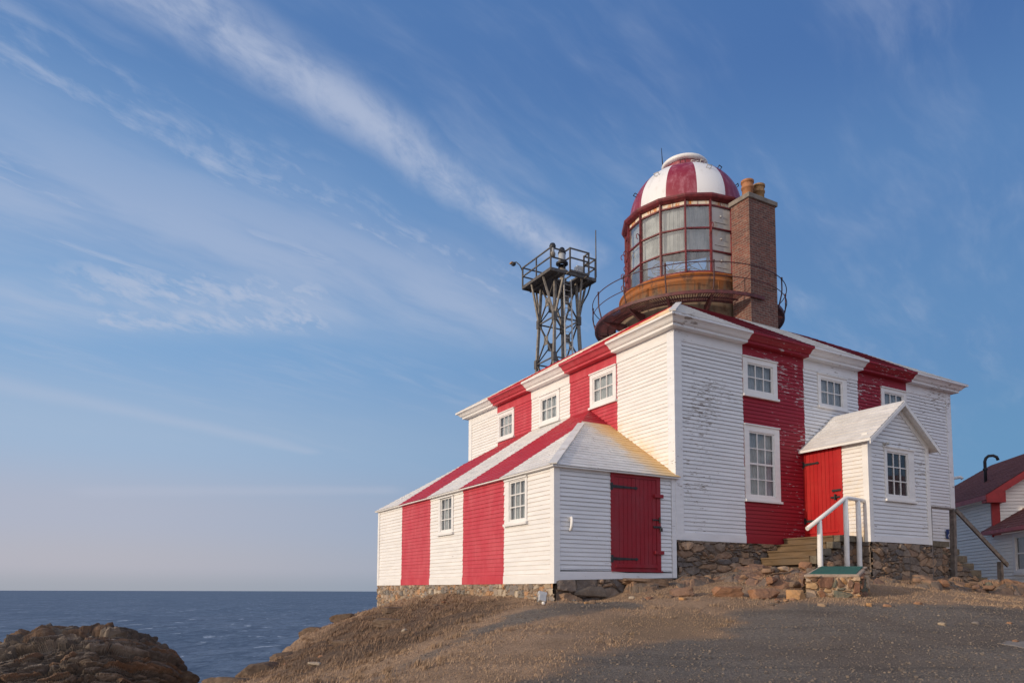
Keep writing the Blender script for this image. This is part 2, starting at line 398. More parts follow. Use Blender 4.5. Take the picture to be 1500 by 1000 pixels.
# window: outer casing s0,s1,z0,z1 ; glass g0,g1,h0,h1 ; frame e (along wall), n (outward)
def window(org, e, n, s, g, nx, ny, parent, curt=.85, trim='white_trim', sash_split=False, cross=None):
    org = Vector(org); e = Vector(e); n = Vector(n); up = Vector((0, 0, 1))
    def P(a, z, d): return org + e * a + up * z + n * d
    def bx(mb, a0, a1, z0, z1, d0, d1, mi=0): mb.hexa([P(a0, z0, d0), P(a1, z0, d0), P(a1, z0, d1), P(a0, z0, d1), P(a0, z1, d0), P(a1, z1, d0), P(a1, z1, d1), P(a0, z1, d1)], mi)
    s0, s1, z0, z1 = s; g0, g1, h0, h1 = g
    mb = MB(); t = .036
    zi = z0 + .055
    bx(mb, s0 + .012, g0 - .03, zi, z1 - .03, -.004, t); bx(mb, g1 + .03, s1 - .012, zi, z1 - .03, -.004, t)
    bx(mb, g0 - .03, g1 + .03, h1 + .03, z1 - .03, -.004, t - .002); bx(mb, g0 - .03, g1 + .03, zi, h0 - .03, -.004, t - .002)
    bx(mb, s0 - .004, s1 + .004, z1 - .03, z1, -.004, t + .03)
    # jambs and dark recess behind
    for a0, a1, b0, b1 in ((g0 - .04, g0 - .03, h0 - .04, h1 + .04), (g1 + .03, g1 + .04, h0 - .04, h1 + .04)): bx(mb, a0, a1, b0, b1, -.30, -.005, 1)
    bx(mb, g0 - .03, g1 + .03, h0 - .04, h0 - .03, -.30, -.005, 1); bx(mb, g0 - .03, g1 + .03, h1 + .03, h1 + .04, -.30, -.005, 1)
    bx(mb, g0 - .04, g1 + .04, h0 - .04, h1 + .04, -.32, -.301, 1)
    w = mb.build('window', [trim, 'dark'], parent)
    sl = MB(); bx(sl, s0 - .015, s1 + .015, z0, z0 + .053, -.004, t + .042); sl.build('sill', trim, w)
    sa = MB(); b = .032
    bx(sa, g0 - .03, g0 + .004, h0 - .03, h1 + .03, -.028, .012); bx(sa, g1 - .004, g1 + .03, h0 - .03, h1 + .03, -.028, .012)
    bx(sa, g0 + .004, g1 - .004, h1 - .004, h1 + .03, -.028, .0115); bx(sa, g0 + .004, g1 - .004, h0 - .03, h0 + .004, -.028, .0115)
    for i in range(1, nx):
        x = g0 + (g1 - g0) * i / nx; bx(sa, x - .011, x + .011, h0 + .004, h1 - .004, -.022, .008)
    for j in range(1, ny):
        z = h0 + (h1 - h0) * j / ny; hw = .022 if (sash_split and j == ny // 2) else .011
        bx(sa, g0 + .004, g1 - .004, z - hw, z + hw, -.021, .0085 if hw < .02 else .010)
    sa.build('sash', trim, w)
    pn = MB(); gq = [P(g0, h0, -.012), P(g1, h0, -.012), P(g1, h1, -.012), P(g0, h1, -.012)]
    if e.cross(up).dot(n) < 0: gq.reverse()
    pn.quad(*gq); pn.build('pane', 'glass', w)
    if curt:
        cu = MB(); k = 36; gap = cross if cross is not None else .12
        prev = None
        for i in range(k + 1):
            f = i / k; a = g0 - .02 + (g1 - g0 + .04) * f
            d = -.075 + .022 * math.sin(f * 38 + s0 * 7) + .012 * math.sin(f * 71 + 1)
            cur = (P(a, h0 - .02, d), P(a, h1 + .02, d * .8 - .03))
            if prev and not (abs(f - .5) < gap / 2) and random.random() < curt + .2:
                cu.quad(prev[0], cur[0], cur[1], prev[1], 0, True)
            prev = cur
        if cu.f: cu.build('curtain', 'curtain', w)
    return w

def hole(g): return (g[0] - .045, g[1] + .045, g[2] - .045, g[3] + .045)
EU = (1, 0, 0); EV = (0, 1, 0); NU = (-1, 0, 0); NV = (0, -1, 0)
# window tables in wall coordinates
WL = [((7.04, 8.09, 4.63, 5.555), (7.2, 7.95, 4.79, 5.39)), ((4.54, 5.60, 4.64, 5.553), (4.725, 5.48, 4.80, 5.40)), ((2.03, 3.14, 4.62, 5.556), (2.2, 2.972, 4.80, 5.39))]
WS = [((4.58, 5.50, 1.39, 2.385), (4.72, 5.345, 1.53, 2.325)), ((.995, 1.94, 1.375, 2.395), (1.11, 1.73, 1.51, 2.31))]
WR = [((2.112, 3.30, 4.575, 5.553), (2.293, 3.107, 4.766, 5.375), 2), ((2.112, 3.322, 2.075, 3.922), (2.303, 3.10, 2.254, 3.723), 4),
      ((4.785, 5.955, 4.637, 5.535), (4.937, 5.74, 4.765, 5.39), 2), ((7.39, 8.555, 4.64, 5.558), (7.57, 8.37, 4.77, 5.395), 2)]
PV = -1.73; PU = 4.2; PU1 = 6.515
WP = ((4.775, 5.94, 2.073, 3.358), (4.91, 5.665, 2.242, 3.218))

# ---- main block
mb = MB()
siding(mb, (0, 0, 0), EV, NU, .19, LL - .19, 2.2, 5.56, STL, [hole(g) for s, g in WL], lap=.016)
mb.build('wall', ['white_lit', 'red_lit', 'lap_shade_warm', 'lap_shade_red'], HOUSE)
mb = MB()
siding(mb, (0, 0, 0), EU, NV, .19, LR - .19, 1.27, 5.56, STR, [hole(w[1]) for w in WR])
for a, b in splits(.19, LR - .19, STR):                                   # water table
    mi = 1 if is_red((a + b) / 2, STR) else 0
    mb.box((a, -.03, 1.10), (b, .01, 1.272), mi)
mb.build('wall', ['white_shade', 'red_shade', 'lap_shade_grey', 'lap_shade_red'], HOUSE)
mb = MB()                                                                    # plain back walls
for a, b, c, d in ((0, LL, LR, LL), (LR, LL, LR, 0)):
    e = Vector((c - a, d - b, 0)); L = e.length; e.normalize(); n = Vector((e.y, -e.x, 0)) * -1
    n = Vector((0, 1, 0)) if a == 0 else Vector((1, 0, 0))
    siding(mb, (a, b, 0), tuple(e), tuple(n), .05, L - .05, .3, 5.56, None)
mb.build('wall', ['white_shade', 'red_shade', 'lap_shade_grey', 'lap_shade_red'], HOUSE)
# frieze boards under the cornice, split by the stripes
for ax, L, st, mats in ((0, LL, STL, ['white_lit', 'red_lit']), (1, LR, STR, ['white_shade', 'red_shade'])):
    mb = MB()
    for a, b in splits(.19, L - .19, st):
        mi = 1 if is_red((a + b) / 2, st) else 0
        if ax == 0: mb.box((-.026, a, 5.558), (.01, b, 5.80), mi)
        else: mb.box((a, -.026, 5.558), (b, .01, 5.80), mi)
    mb.build('frieze', mats, HOUSE)
mb = MB()
def cb(u, v, z0, z1, w=.19, t=.032, su=1, sv=1):
    mb.box((u - t * su if su > 0 else u - w, v - t * sv, z0), (u + w, v + .003, z1)) if sv > 0 else None
for (a, b) in (((-.034, -.034), (.19, .004)),): mb.box((a[0], a[1], 1.10), (b[0], b[1], 5.80))
mb.box((-.0345, .004, 2.46), (.002, .19, 5.798))
mb.build('corner_board', ['white_shade'], HOUSE)
mb = MB(); mb.box((LR - .19, -.034, 1.10), (LR + .034, .004, 5.80)); mb.box((LR - .002, .004, 1.1), (LR + .034, .19, 5.8)); mb.build('corner_board', 'white_shade', HOUSE)
mb = MB(); mb.box((-.034, LL - .19, 2.2), (.004, LL + .034, 5.80)); mb.box((.004, LL - .002, .2), (.19, LL + .034, 5.8)); mb.build('corner_board', 'white_trim', HOUSE)
# cornice profile (outward offset, height)
prof = [(.0, 5.80), (.20, 5.802), (.20, 5.862), (.235, 5.868), (.262, 5.892), (.285, 5.925), (.320, 5.955), (.358, 5.966), (.38, 5.972), (.38, 6.016), (.30, 6.022)]
def cornice(ax, L, st, mats):
    mb = MB()
    cuts = splits(0, L, st)
    for a, b in cuts:
        mi = 1 if is_red((a + b) / 2, st) else 0
        for (o1, z1), (o2, z2) in zip(prof[:-1], prof[1:]):
            def pt(s, o, z):
                s2 = s
                if s <= 1e-6: s2 = -o
                elif s >= L - 1e-6: s2 = L + o
                return (-o, s2, z) if ax == 0 else (s2, -o, z)
            mb.quad(pt(a, o1, z1), pt(b, o1, z1), pt(b, o2, z2), pt(a, o2, z2), mi, True)
    mb.build('cornice', mats, HOUSE)
cornice(0, LL, STL, ['white_lit', 'red_lit']); cornice(1, LR, STR, ['white_shade', 'red_shade'])
mb = MB()                                                                    # cornice of the two hidden sides
for (o1, z1), (o2, z2) in zip(prof[:-1], prof[1:]):
    mb.quad((-o1, LL + o1, z1), (LR + o1, LL + o1, z1), (LR + o2, LL + o2, z2), (-o2, LL + o2, z2))
    mb.quad((LR + o1, LL + o1, z1), (LR + o1, -o1, z1), (LR + o2, -o2, z2), (LR + o2, LL + o2, z2))
mb.build('cornice', 'white_trim', HOUSE)
# truncated hip roof
D0, D1, E0, E1 = 2.3, 7.2, 2.3, 7.8; ZD = 6.02 + 2.68 * math.tan(R(31.3)); OH = .375
mb = MB()
def slope(mb, a0, a1, b0, b1, st, coord, rows, lap=.012):
    """shingle courses between an eave edge a0->a1 and a top edge b0->b1; stripes by coordinate index"""
    a0, a1, b0, b1 = map(Vector, (a0, a1, b0, b1))
    n = (a1 - a0).cross(b0 - a0); n = n.normalized()
    if n.z < 0: n = -n
    lo = min(a0[coord], a1[coord])
    for i in range(rows):
        f0 = i / rows; f1 = (i + 1) / rows + .15 / rows
        f1 = min(f1, 1)
        p0 = a0.lerp(b0, f0); p1 = a1.lerp(b1, f0); q0 = a0.lerp(b0, f1); q1 = a1.lerp(b1, f1)
        s0, s1 = p0[coord], p1[coord]
        t0, t1 = q0[coord], q1[coord]
        rev = s1 < s0
        if rev: p0, p1, q0, q1, s0, s1, t0, t1 = p1, p0, q1, q0, s1, s0, t1, t0
        if s1 - s0 < .02: continue
        cuts = [c + random.uniform(-.012, .012) for c in st]
        for c, d in splits(s0, s1, cuts):
            mi = 1 if st and is_red((c + d) / 2, st) else 0
            # subdivide into runs so the butts are slightly uneven
            k = max(1, int((d - c) / .5))
            for j in range(k):
                x0 = c + (d - c) * j / k; x1 = c + (d - c) * (j + 1) / k
                lp = lap + random.uniform(-.003, .004)
                def onp(s): return p0.lerp(p1, (s - s0) / (s1 - s0))
                def onq(s):
                    if t1 - t0 < 1e-5: return q0
                    return q0.lerp(q1, min(1, max(0, (s - t0) / (t1 - t0))))
                A = onp(x0) + n * lp; B = onp(x1) + n * lp; C = onq(x1) + n * .002; D = onq(x0) + n * .002
                mb.quad(A, B, C, D, mi); mb.quad(onp(x0), onp(x1), B, A, mi)
slope(mb, (-OH, -OH, 6.02), (LR + OH, -OH, 6.02), (D0, E0, ZD), (D1, E0, ZD), STR, 0, 20)
slope(mb, (-OH, LL + OH, 6.02), (LR + OH, LL + OH, 6.02), (D0, E1, ZD), (D1, E1, ZD), STR, 0, 20)
slope(mb, (LR + OH, -OH, 6.02), (LR + OH, LL + OH, 6.02), (D1, E0, ZD), (D1, E1, ZD), STL, 1, 20)
mb.quad((D0, E0, ZD), (D1, E0, ZD), (D1, E1, ZD), (D0, E1, ZD), 0)
mb.bar((-OH, -OH, 6.035), (D0, E0, ZD + .012), .15, .03, 0)
mb.build('roof', ['roof_white', 'roof_red_shaded'], HOUSE)
mb = MB(); slope(mb, (-OH, -OH, 6.02), (-OH, LL + OH, 6.02), (D0, E0, ZD), (D0, E1, ZD), STL, 1, 20); mb.build('roof', ['roof_stained', 'roof_red'], HOUSE)

# ---- windows
for s, g in WL: window((0, 0, 0), EV, NU, s, g, 3, 2, HOUSE, cross=.03)
for s, g in WS: window((-W, 0, 0), EV, NU, s, g, 3, 3, HOUSE, cross=.08)
for s, g, ny in WR: window((0, 0, 0), EU, NV, s, g, 3, ny, HOUSE, sash_split=(ny == 4), cross=.0 if ny == 4 else .05)
window((0, PV, 0), EU, NV, WP[0], WP[1], 3, 3, HOUSE, curt=0)

# ---- lean-to shed
mb = MB()
siding(mb, (-W, 0, 0), EV, NU, .11, LL - .11, .30, 2.455, STL, [hole(g) for s, g in WS], pitch=.0925, lap=.016)
for a, b in splits(.11, LL - .11, STL): mb.box((-W - .028, a, .13), (-W + .01, b, .302), 1 if is_red((a + b) / 2, STL) else 0)
mb.build('shed_wall', ['white_lit', 'red_lit', 'lap_shade_warm', 'lap_shade_red'], HOUSE)
mb = MB()
siding(mb, (0, 0, 0), EU, NV, -W + .11, -.16, .40, 2.455, None, [(-1.80, -.48, .3, 2.6)], pitch=.0845)
mb.hexa([(-W + .11, -.03, .20), (-.16, -.03, .27), (-.16, .01, .27), (-W + .11, .01, .20), (-W + .11, -.03, .37), (-1.78, -.03, .39), (-1.78, .01, .39), (-W + .11, .01, .37)])
mb.hexa([(-1.775, -.031, .235), (-.16, -.031, .27), (-.16, .01, .27), (-1.775, .01, .235), (-1.775, -.031, .36), (-.16, -.031, .375), (-.16, .01, .375), (-1.775, .01, .36)])
mb.box((-.15, -.034, .27), (-.035, .004, 1.22)); mb.box((-.15, -.025, 1.22), (-.035, .004, 2.45))
mb.build('shed_wall', ['white_shade', 'red_shade', 'lap_shade_grey', 'lap_shade_red'], HOUSE)
mb = MB(); siding(mb, (-W, LL, 0), EU, (0, 1, 0), .02, W, -.3, 2.455); mb.build('shed_wall', ['white_shade', 'red_shade', 'lap_shade_grey', 'lap_shade_red'], HOUSE)
mb = MB(); mb.box((-W - .032, -.032, .135), (-W + .11, .003, 2.47)); mb.box((-W - .0325, .003, .132), (-W + .003, .11, 2.468)); mb.build('corner_board', 'white_trim', HOUSE)
mb = MB(); mb.box((-W - .032, LL - .11, .13), (-W + .003, LL + .032, 2.47)); mb.build('corner_board', 'white_trim', HOUSE)
E_ = .12; ZE = 2.455; ZT = 4.63; AP = W + .0
mb = MB()
slope(mb, (-W - E_, -E_, ZE), (-W - E_, LL + E_, ZE), (.0, AP, ZT), (.0, LL - AP, ZT), STL, 1, 27, .013)
mb.build('shed_roof', ['roof_white', 'roof_red'], HOUSE)
mb = MB()
slope(mb, (-W - E_, -E_, ZE), (.03, -E_, ZE), (-.012, AP, ZT), (.0, AP, ZT), [], 0, 27, .014)
# red triangle above the stripe edge: recolour by v
o = mb
for i, f in enumerate(o.f):
    vv = sum(o.v[k][1] for k in f) / 4; uu = sum(o.v[k][0] for k in f) / 4
    if vv > 2.10 - .6 * min(0, uu): o.m[i] = 1
mb.build('shed_roof', ['roof_stained', 'roof_red'], HOUSE)
mb = MB(); slope(mb, (-W - E_, LL + E_, ZE), (.0, LL + E_, ZE), (-.012, LL - AP, ZT), (.0, LL - AP, ZT), [], 0, 27, .013); mb.build('shed_roof', 'roof_white', HOUSE)
mb = MB()                                                                    # soffit boards and hip cap
mb.box((-W - E_ + .01, -E_ + .01, ZE - .03), (-W + .02, LL + E_ - .01, ZE - .004)); mb.box((-W + .021, -E_ + .01, ZE - .03), (.02, .004, ZE - .0045))
mb.build('eave_board', 'white_trim', HOUSE)
mb = MB(); a = Vector((-W - E_, -E_, ZE + .02)); b = Vector((-.95, 2.22, ZT - .63)); mb.bar(a, b, .17, .022); mb.build('hip_cap', 'roof_white', HOUSE)

# shed door
def plank_door(org, e, n, s0, s1, z0, z1, npl, mi, parent, ledge=True):
    org = Vector(org); e = Vector(e); n = Vector(n); up = Vector((0, 0, 1)); mb = MB()
    def P(a, z, d): return org + e * a + up * z + n * d
    w = (s1 - s0) / npl
    for i in range(npl):
        a, b = s0 + i * w, s0 + (i + 1) * w; g = .004
        P8 = [P(a + g, z0, -.02), P(b - g, z0, -.02), P(b - g, z0, .022), P(a + g, z0, .022), P(a + g, z1, -.02), P(b - g, z1, -.02), P(b - g, z1, .022 + random.uniform(-.002, .002)), P(a + g, z1, .022 + random.uniform(-.002, .002))]
        mb.hexa(P8)
    mb.hexa([P(s0, z0, -.02), P(s1, z0, -.02), P(s1, z0, .012), P(s0, z0, .012), P(s0, z1, -.02), P(s1, z1, -.02), P(s1, z1, .012), P(s0, z1, .012)], 0)
    return mb.build('door', mi, parent), P
def hbox(P, name, s0, s1, z0, z1, d0, d1, mat, parent, bev=.004):
    mb = MB(); mb.hexa([P(s0, z0, d0), P(s1, z0, d0), P(s1, z0, d1), P(s0, z0, d1), P(s0, z1, d0), P(s1, z1, d0), P(s1, z1, d1), P(s0, z1, d1)]); return mb.build(name, mat, parent, bevel=bev)
def strap(P, s0, s1, z, d, parent):
    mb = MB(); h = .032
    def pl(a, b, ha, hb, d0, d1): mb.hexa([P(a, z - ha, d0), P(b, z - hb, d0), P(b, z - hb, d1), P(a, z - ha, d1), P(a, z + ha, d0), P(b, z + hb, d0), P(b, z + hb, d1), P(a, z + ha, d1)])
    sg = 1 if s1 > s0 else -1
    pl(s0, s1 - .09 * sg, h * 1.05, h * .55, d, d + .012); pl(s1 - .09 * sg, s1 - .045 * sg, .02, .034, d, d + .012); pl(s1 - .045 * sg, s1, .034, .008, d, d + .012)
    pl(s0 - .045 * sg, s0 + .004 * sg, .075, .075, d - .006, d + .02)
    for k in (.15, .45, .75):
        x = s0 + (s1 - s0) * k; pl(x - .012, x + .012, .012, .012, d + .012, d + .022)
    return mb.build('hinge', 'iron_black', parent)
door, P = plank_door((0, 0, 0), EU, NV, -1.70, -.59, .49, 2.35, 10, 'door_shaded', HOUSE); part(door, 'shaded dark red plank door of the lean-to shed')
strap(P, -1.76, -1.10, 2.145, .024, door); strap(P, -1.76, -1.10, .65, .024, door)
hbox(P, 'latch', -.70, -.50, 1.485, 1.515, .024, .05, 'iron_black', door); hbox(P, 'latch', -.68, -.47, 1.325, 1.37, .024, .05, 'iron_black', door); hbox(P, 'padlock', -.52, -.46, 1.255, 1.33, .05, .08, 'iron_black', door)
hbox(P, 'handle', -.535, -.515, 1.44, 1.56, .04, .085, 'iron_black', door)
hbox(P, 'door_sweep', -1.70, -.59, .47, .545, .022, .05, 'door_shaded', door)
for z in (2.02, .81): hbox(P, 'turn_button', -.66, -.42, z - .045, z + .03, .036, .075, 'door_shaded', door)
mb = MB()
mb.box((-1.80, -.034, .41), (-1.705, .004, 2.455)); mb.box((-.585, -.034, .41), (-.475, .004, 2.455)); mb.box((-1.705, -.033, 2.355), (-.585, .004, 2.455)); mb.box((-1.80, -.06, .385), (-.45, .004, .412)); mb.box((-1.705, -.02, .41), (-.585, .004, .49))
mb.build('door_frame', 'door_shaded', HOUSE)
mb = MB()                                                                    # white hooked grab handle
mb.tube([(-2.81, -.02, 1.43), (-2.81, -.075, 1.44), (-2.815, -.09, 1.38), (-2.82, -.085, 1.28), (-2.825, -.06, 1.20), (-2.825, -.02, 1.18)], [.02, .03, .034, .032, .028, .02], 8); mb.box((-2.85, -.024, 1.36), (-2.78, .0, 1.46))
mb.build('grab_handle', 'white_plain', HOUSE)

# ---- porch
RU = (PU + PU1) / 2; ZR = 4.46; ZW = 3.60
mb = MB(); sl = (ZR - .12 - ZW) / (RU - PU)
def lim(z): 
    if z < ZW: return (PU + .11, PU1 - .11)
    k = (z - ZW) / sl; return (PU + .0 + k, PU1 - .0 - k)
siding(mb, (0, PV, 0), EU, NV, PU, PU1, 1.27, ZR - .1, None, [hole(WP[1])], lim)
mb.box((PU + .11, PV - .03, 1.12), (PU1 - .11, PV + .01, 1.272))
mb.build('porch_wall', ['white_shade', 'red_shade', 'lap_shade_grey', 'lap_shade_red'], HOUSE)
mb = MB(); siding(mb, (PU, 0, 0), EV, NU, PV + .11, -1.085, 1.26, 3.56); mb.box((PU - .03, PV + .11, 1.12), (PU + .01, -1.085, 1.262)); mb.build('porch_wall', ['white_lit', 'red_lit', 'lap_shade_warm', 'lap_shade_red'], HOUSE)
mb = MB(); siding(mb, (PU1, 0, 0), EV, EU, PV + .11, -.03, 1.26, 3.56); mb.build('porch_wall', ['white_shade', 'red_shade', 'lap_shade_grey', 'lap_shade_red'], HOUSE)
mb = MB(); mb.box((PU - .032, PV - .032, 1.115), (PU + .11, PV + .003, 3.60)); mb.box((PU - .0325, PV + .003, 1.112), (PU + .003, PV + .11, 3.598)); mb.build('corner_board', 'white_trim', HOUSE)
mb = MB(); mb.box((PU1 - .11, PV - .032, 1.115), (PU1 + .032, PV + .003, 3.60)); mb.build('corner_board', 'white_trim', HOUSE)
mb = MB(); OV = .20; FO = .22; th = .05
for sg, u0 in ((-1, PU), (1, PU1)):
    ue = u0 + sg * OV; ze = ZW - OV * sl * .5
    ze = ZR - abs(ue - RU) * (ZR - ZW + .02) / (RU - PU)
    a = Vector((ue, PV - FO, ze)); b = Vector((ue, -.02, ze)); c = Vector((RU, -.02, ZR)); d = Vector((RU, PV - FO, ZR))
    if sg < 0: slope(mb, a, b, d, c, [], 1, 10, .012)
    else: slope(mb, a, b, d, c, [], 1, 10, .012)
    dn = Vector((0, 0, -.055))
    mb.quad(a + dn, b + dn, c + dn, d + dn, 1); mb.quad(a, a + dn, d + dn, d, 1); mb.quad(a, b, b + dn, a + dn, 1)
mb.build('porch_roof', ['roof_white', 'white_trim'], HOUSE)
mb = MB()                                                                    # barge boards on the wall face
for sg, u0 in ((-1, PU), (1, PU1)):
    ue = u0 + sg * .03; ze = ZR - abs(ue - RU) * (ZR - ZW + .02) / (RU - PU) - .06
    zr = ZR - .06
    mb.hexa([(ue, PV - .034, ze - .14), (ue, PV - .002, ze - .14), (ue, PV - .002, ze), (ue, PV - .034, ze), (RU, PV - .034, zr - .15), (RU, PV - .002, zr - .15), (RU, PV - .002, zr), (RU, PV - .034, zr)])
    ue2 = u0 + sg * OV; ze2 = ZR - abs(ue2 - RU) * (ZR - ZW + .02) / (RU - PU) - .055
    mb.hexa([(ue2, PV - FO + .02, ze2 - .07), (ue2, PV - FO - .006, ze2 - .07), (ue2, PV - FO - .006, ze2 + .03), (ue2, PV - FO + .02, ze2 + .03), (RU, PV - FO + .02, ZR - .125), (RU, PV - FO - .006, ZR - .125), (RU, PV - FO - .006, ZR - .03), (RU, PV - FO + .02, ZR - .03)])
mb.build('barge_board', 'white_trim', HOUSE)
mb = MB()
mb.box((PU - .036, -1.085, 1.31), (PU + .004, -.96, 3.56)); mb.box((PU - .036, -.085, 1.31), (PU + .004, -.004, 3.56)); mb.box((PU - .035, -.96, 3.425), (PU + .004, -.085, 3.56)); mb.box((PU - .02, -.96, 1.31), (PU + .004, -.085, 1.40))
mb.build('door_frame', 'door_bright', HOUSE)
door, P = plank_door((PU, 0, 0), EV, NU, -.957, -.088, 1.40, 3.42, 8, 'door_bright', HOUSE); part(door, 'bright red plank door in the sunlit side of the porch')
strap(P, -.06, -.47, 3.10, .036, door); strap(P, -.06, -.46, 1.70, .036, door)
hbox(P, 'latch', -1.06, -.82, 2.345, 2.395, .036, .065, 'iron_black', door); hbox(P, 'latch', -1.02, -.78, 2.19, 2.23, .036, .065, 'iron_black', door); hbox(P, 'handle', -.93, -.90, 2.14, 2.28, .05, .10, 'iron_black', door)
hbox(P, 'door_sweep', -.957, -.088, 1.385, 1.44, .0225, .045, 'door_bright', door)
mb = MB(); mb.box((4.76, PV - .06, 3.37), (4.83, PV - .02, 3.43)); mb.tube([(4.795, PV - .06, 3.40), (4.82, PV - .14, 3.40)], [.03, .038], 10); mb.tube([(4.83, PV - .05, 3.40), (4.90, PV - .03, 3.395)], .012, 6); mb.build('porch_lamp', 'alu', HOUSE)

# ---- rubble masonry: irregular stones standing proud of recessed mortar, as one relief mesh per wall
def vnoise(x, y, seed=0):
    xi = np.floor(x).astype(np.int64); yi = np.floor(y).astype(np.int64); fx = x - xi; fy = y - yi
    fx = fx * fx * (3 - 2 * fx); fy = fy * fy * (3 - 2 * fy)
    def h(i, j): return hash2(i, j, seed + 77)
    return (h(xi, yi) * (1 - fx) + h(xi + 1, yi) * fx) * (1 - fy) + (h(xi, yi + 1) * (1 - fx) + h(xi + 1, yi + 1) * fx) * fy
def hash2(i, j, seed):
    n = (i.astype(np.int64) * 374761393 + j.astype(np.int64) * 668265263 + seed * 974634777) & 0x7fffffff
    n = ((n ^ (n >> 13)) * 1274126177) & 0x7fffffff
    n = ((n ^ (n >> 16)) * 668265263) & 0x7fffffff
    return (n & 0xffffff) / float(0xffffff)
def fbm(x, y, seed=0, o=4):
    r = 0; a = .5
    for k in range(o): r = r + a * (vnoise(x * 2 ** k, y * 2 ** k, seed + k) - .5); a *= .5
    return r
def cells(x, y, seed, jit=.85):
    """jittered-lattice cells: nearest id pair, distance to border, offset from the cell centre"""
    xi = np.floor(x).astype(np.int64); yi = np.floor(y).astype(np.int64)
    b1 = np.full(x.shape, 9.); b2 = b1.copy(); ii = xi.copy(); jj = yi.copy(); ox = x * 0; oy = y * 0; qx = x * 0; qy = y * 0
    for di in (-1, 0, 1):
        for dj in (-1, 0, 1):
            ci, cj = xi + di, yi + dj
            px = ci + .5 + (hash2(ci, cj, seed) - .5) * jit; py = cj + .5 + (hash2(ci, cj, seed + 5) - .5) * jit
            d = (x - px) ** 2 + (y - py) ** 2
            n1 = d < b1
            b2 = np.where(n1, b1, np.minimum(b2, d)); qx = np.where(n1, ox, qx)
            ii = np.where(n1, ci, ii); jj = np.where(n1, cj, jj); ox = np.where(n1, x - px, ox); oy = np.where(n1, y - py, oy); b1 = np.where(n1, d, b1)
    return ii, jj, np.sqrt(b2) - np.sqrt(b1), ox, oy
def np_mesh(name, V, F, mat, smooth=False):
    me = bpy.data.meshes.new(name); V = np.asarray(V, np.float32); F = np.asarray(F, np.int32); k = F.shape[1]
    me.vertices.add(len(V)); me.vertices.foreach_set('co', V.ravel()); me.loops.add(F.size); me.loops.foreach_set('vertex_index', F.ravel())
    me.polygons.add(len(F)); me.polygons.foreach_set('loop_start', np.arange(0, F.size, k, dtype=np.int32)); me.polygons.foreach_set('loop_total', np.full(len(F), k, np.int32))
    me.polygons.foreach_set('use_smooth', np.full(len(F), smooth)); me.materials.append(mat); me.update(calc_edges=True); me.validate()
    o = bpy.data.objects.new(name, me); COL.objects.link(o); return o
def grid_faces(ni, nj):
    idx = np.arange(ni * nj).reshape(ni, nj); return np.stack([idx[:-1, :-1], idx[1:, :-1], idx[1:, 1:], idx[:-1, 1:]], -1).reshape(-1, 4)
def set_cell_attr(o, r, e, q):
    va = o.data.color_attributes.new('cell', 'FLOAT_COLOR', 'POINT'); c = np.ones((len(o.data.vertices), 4), np.float32); c[:, 0] = r.ravel(); c[:, 1] = e.ravel(); c[:, 2] = q.ravel(); va.data.foreach_set('color', c.ravel())
SEED = [3]
def masonry(name, org, e, n, L, z0, z1, mat, parent, cell=(.30, .14), dep=.05, res=.02, tint=0):
    SEED[0] += 11; sd_ = SEED[0]
    org = np.array(org, float); e = np.array(e, float); e = e / np.linalg.norm(e); n = np.array(n, float)
    ns = max(6, int(L / res)); zt = max(z1(0), z1(L)); nz_ = max(6, int((zt - z0) / res))
    S_, T_ = np.meshgrid(np.linspace(0, L, ns), np.linspace(0, 1, nz_), indexing='ij')
    top = np.vectorize(z1)(S_); zz = z0 + (top - z0) * T_
    wx = S_ / cell[0] + fbm(S_ * 3, zz * 3, sd_) * .55; wy = zz / cell[1] + fbm(S_ * 2.2, zz * 4, sd_ + 3) * .9
    i, j, ed, ox, oy = cells(wx, wy, sd_)
    # a second, finer set of chinking stones where the hash says so
    big = hash2(i, j, sd_ + 1) > .28
    i2, j2, ed2, ox2, oy2 = cells(wx * 2.1 + 9, wy * 1.9 + 4, sd_ + 2)
    i = np.where(big, i, i2 + 4000); j = np.where(big, j, j2); ed = np.where(big, ed, np.minimum(ed2 * .5, ed)); ox = np.where(big, ox, ox2 * .5); oy = np.where(big, oy, oy2 * .5)
    r = hash2(i, j, sd_ + 4); q = hash2(i, j, sd_ + 6)
    f = np.clip((ed - .035) / .10, 0, 1); f = f * f * (3 - 2 * f)
    d = dep * f * (.45 + .8 * q) + f * dep * 1.1 * (ox * (hash2(i, j, sd_ + 8) - .5) + oy * (hash2(i, j, sd_ + 9) - .5)) + dep * .9 * fbm(S_ * 9, zz * 9, sd_ + 20) + .004
    V = org[None, None] + S_[..., None] * e + d[..., None] * n; V[..., 2] = org[2] + zz
    V = V.reshape(-1, 3); F = grid_faces(ns, nz_)
    if np.dot(np.cross(e, [0, 0, 1]), n) < 0: F = F[:, ::-1]
    # cap along the top, back to the wall
    tp = np.arange(ns) * nz_ + nz_ - 1; B = V[tp] - n * (d[:, -1:] + .25); nb = len(V); V = np.concatenate([V, B])
    k = np.arange(ns - 1); F2 = np.stack([tp[k], tp[k + 1], nb + k + 1, nb + k], -1); F = np.concatenate([F, F2])
    o = np_mesh(name, V, F, M[mat], False); o.parent = parent
    z_ = np.zeros(ns); set_cell_attr(o, np.concatenate([r.ravel(), r[:, -1]]), np.concatenate([f.ravel(), z_ + .2]), np.concatenate([q.ravel(), z_]))
    return o
def foundation(name, org, e, n, L, z0, z1, mat, cell=(.30, .14), dep=.05): return masonry(name, org, e, n, L, min(z0(0), z0(L)), z1, mat, HOUSE, cell, dep)
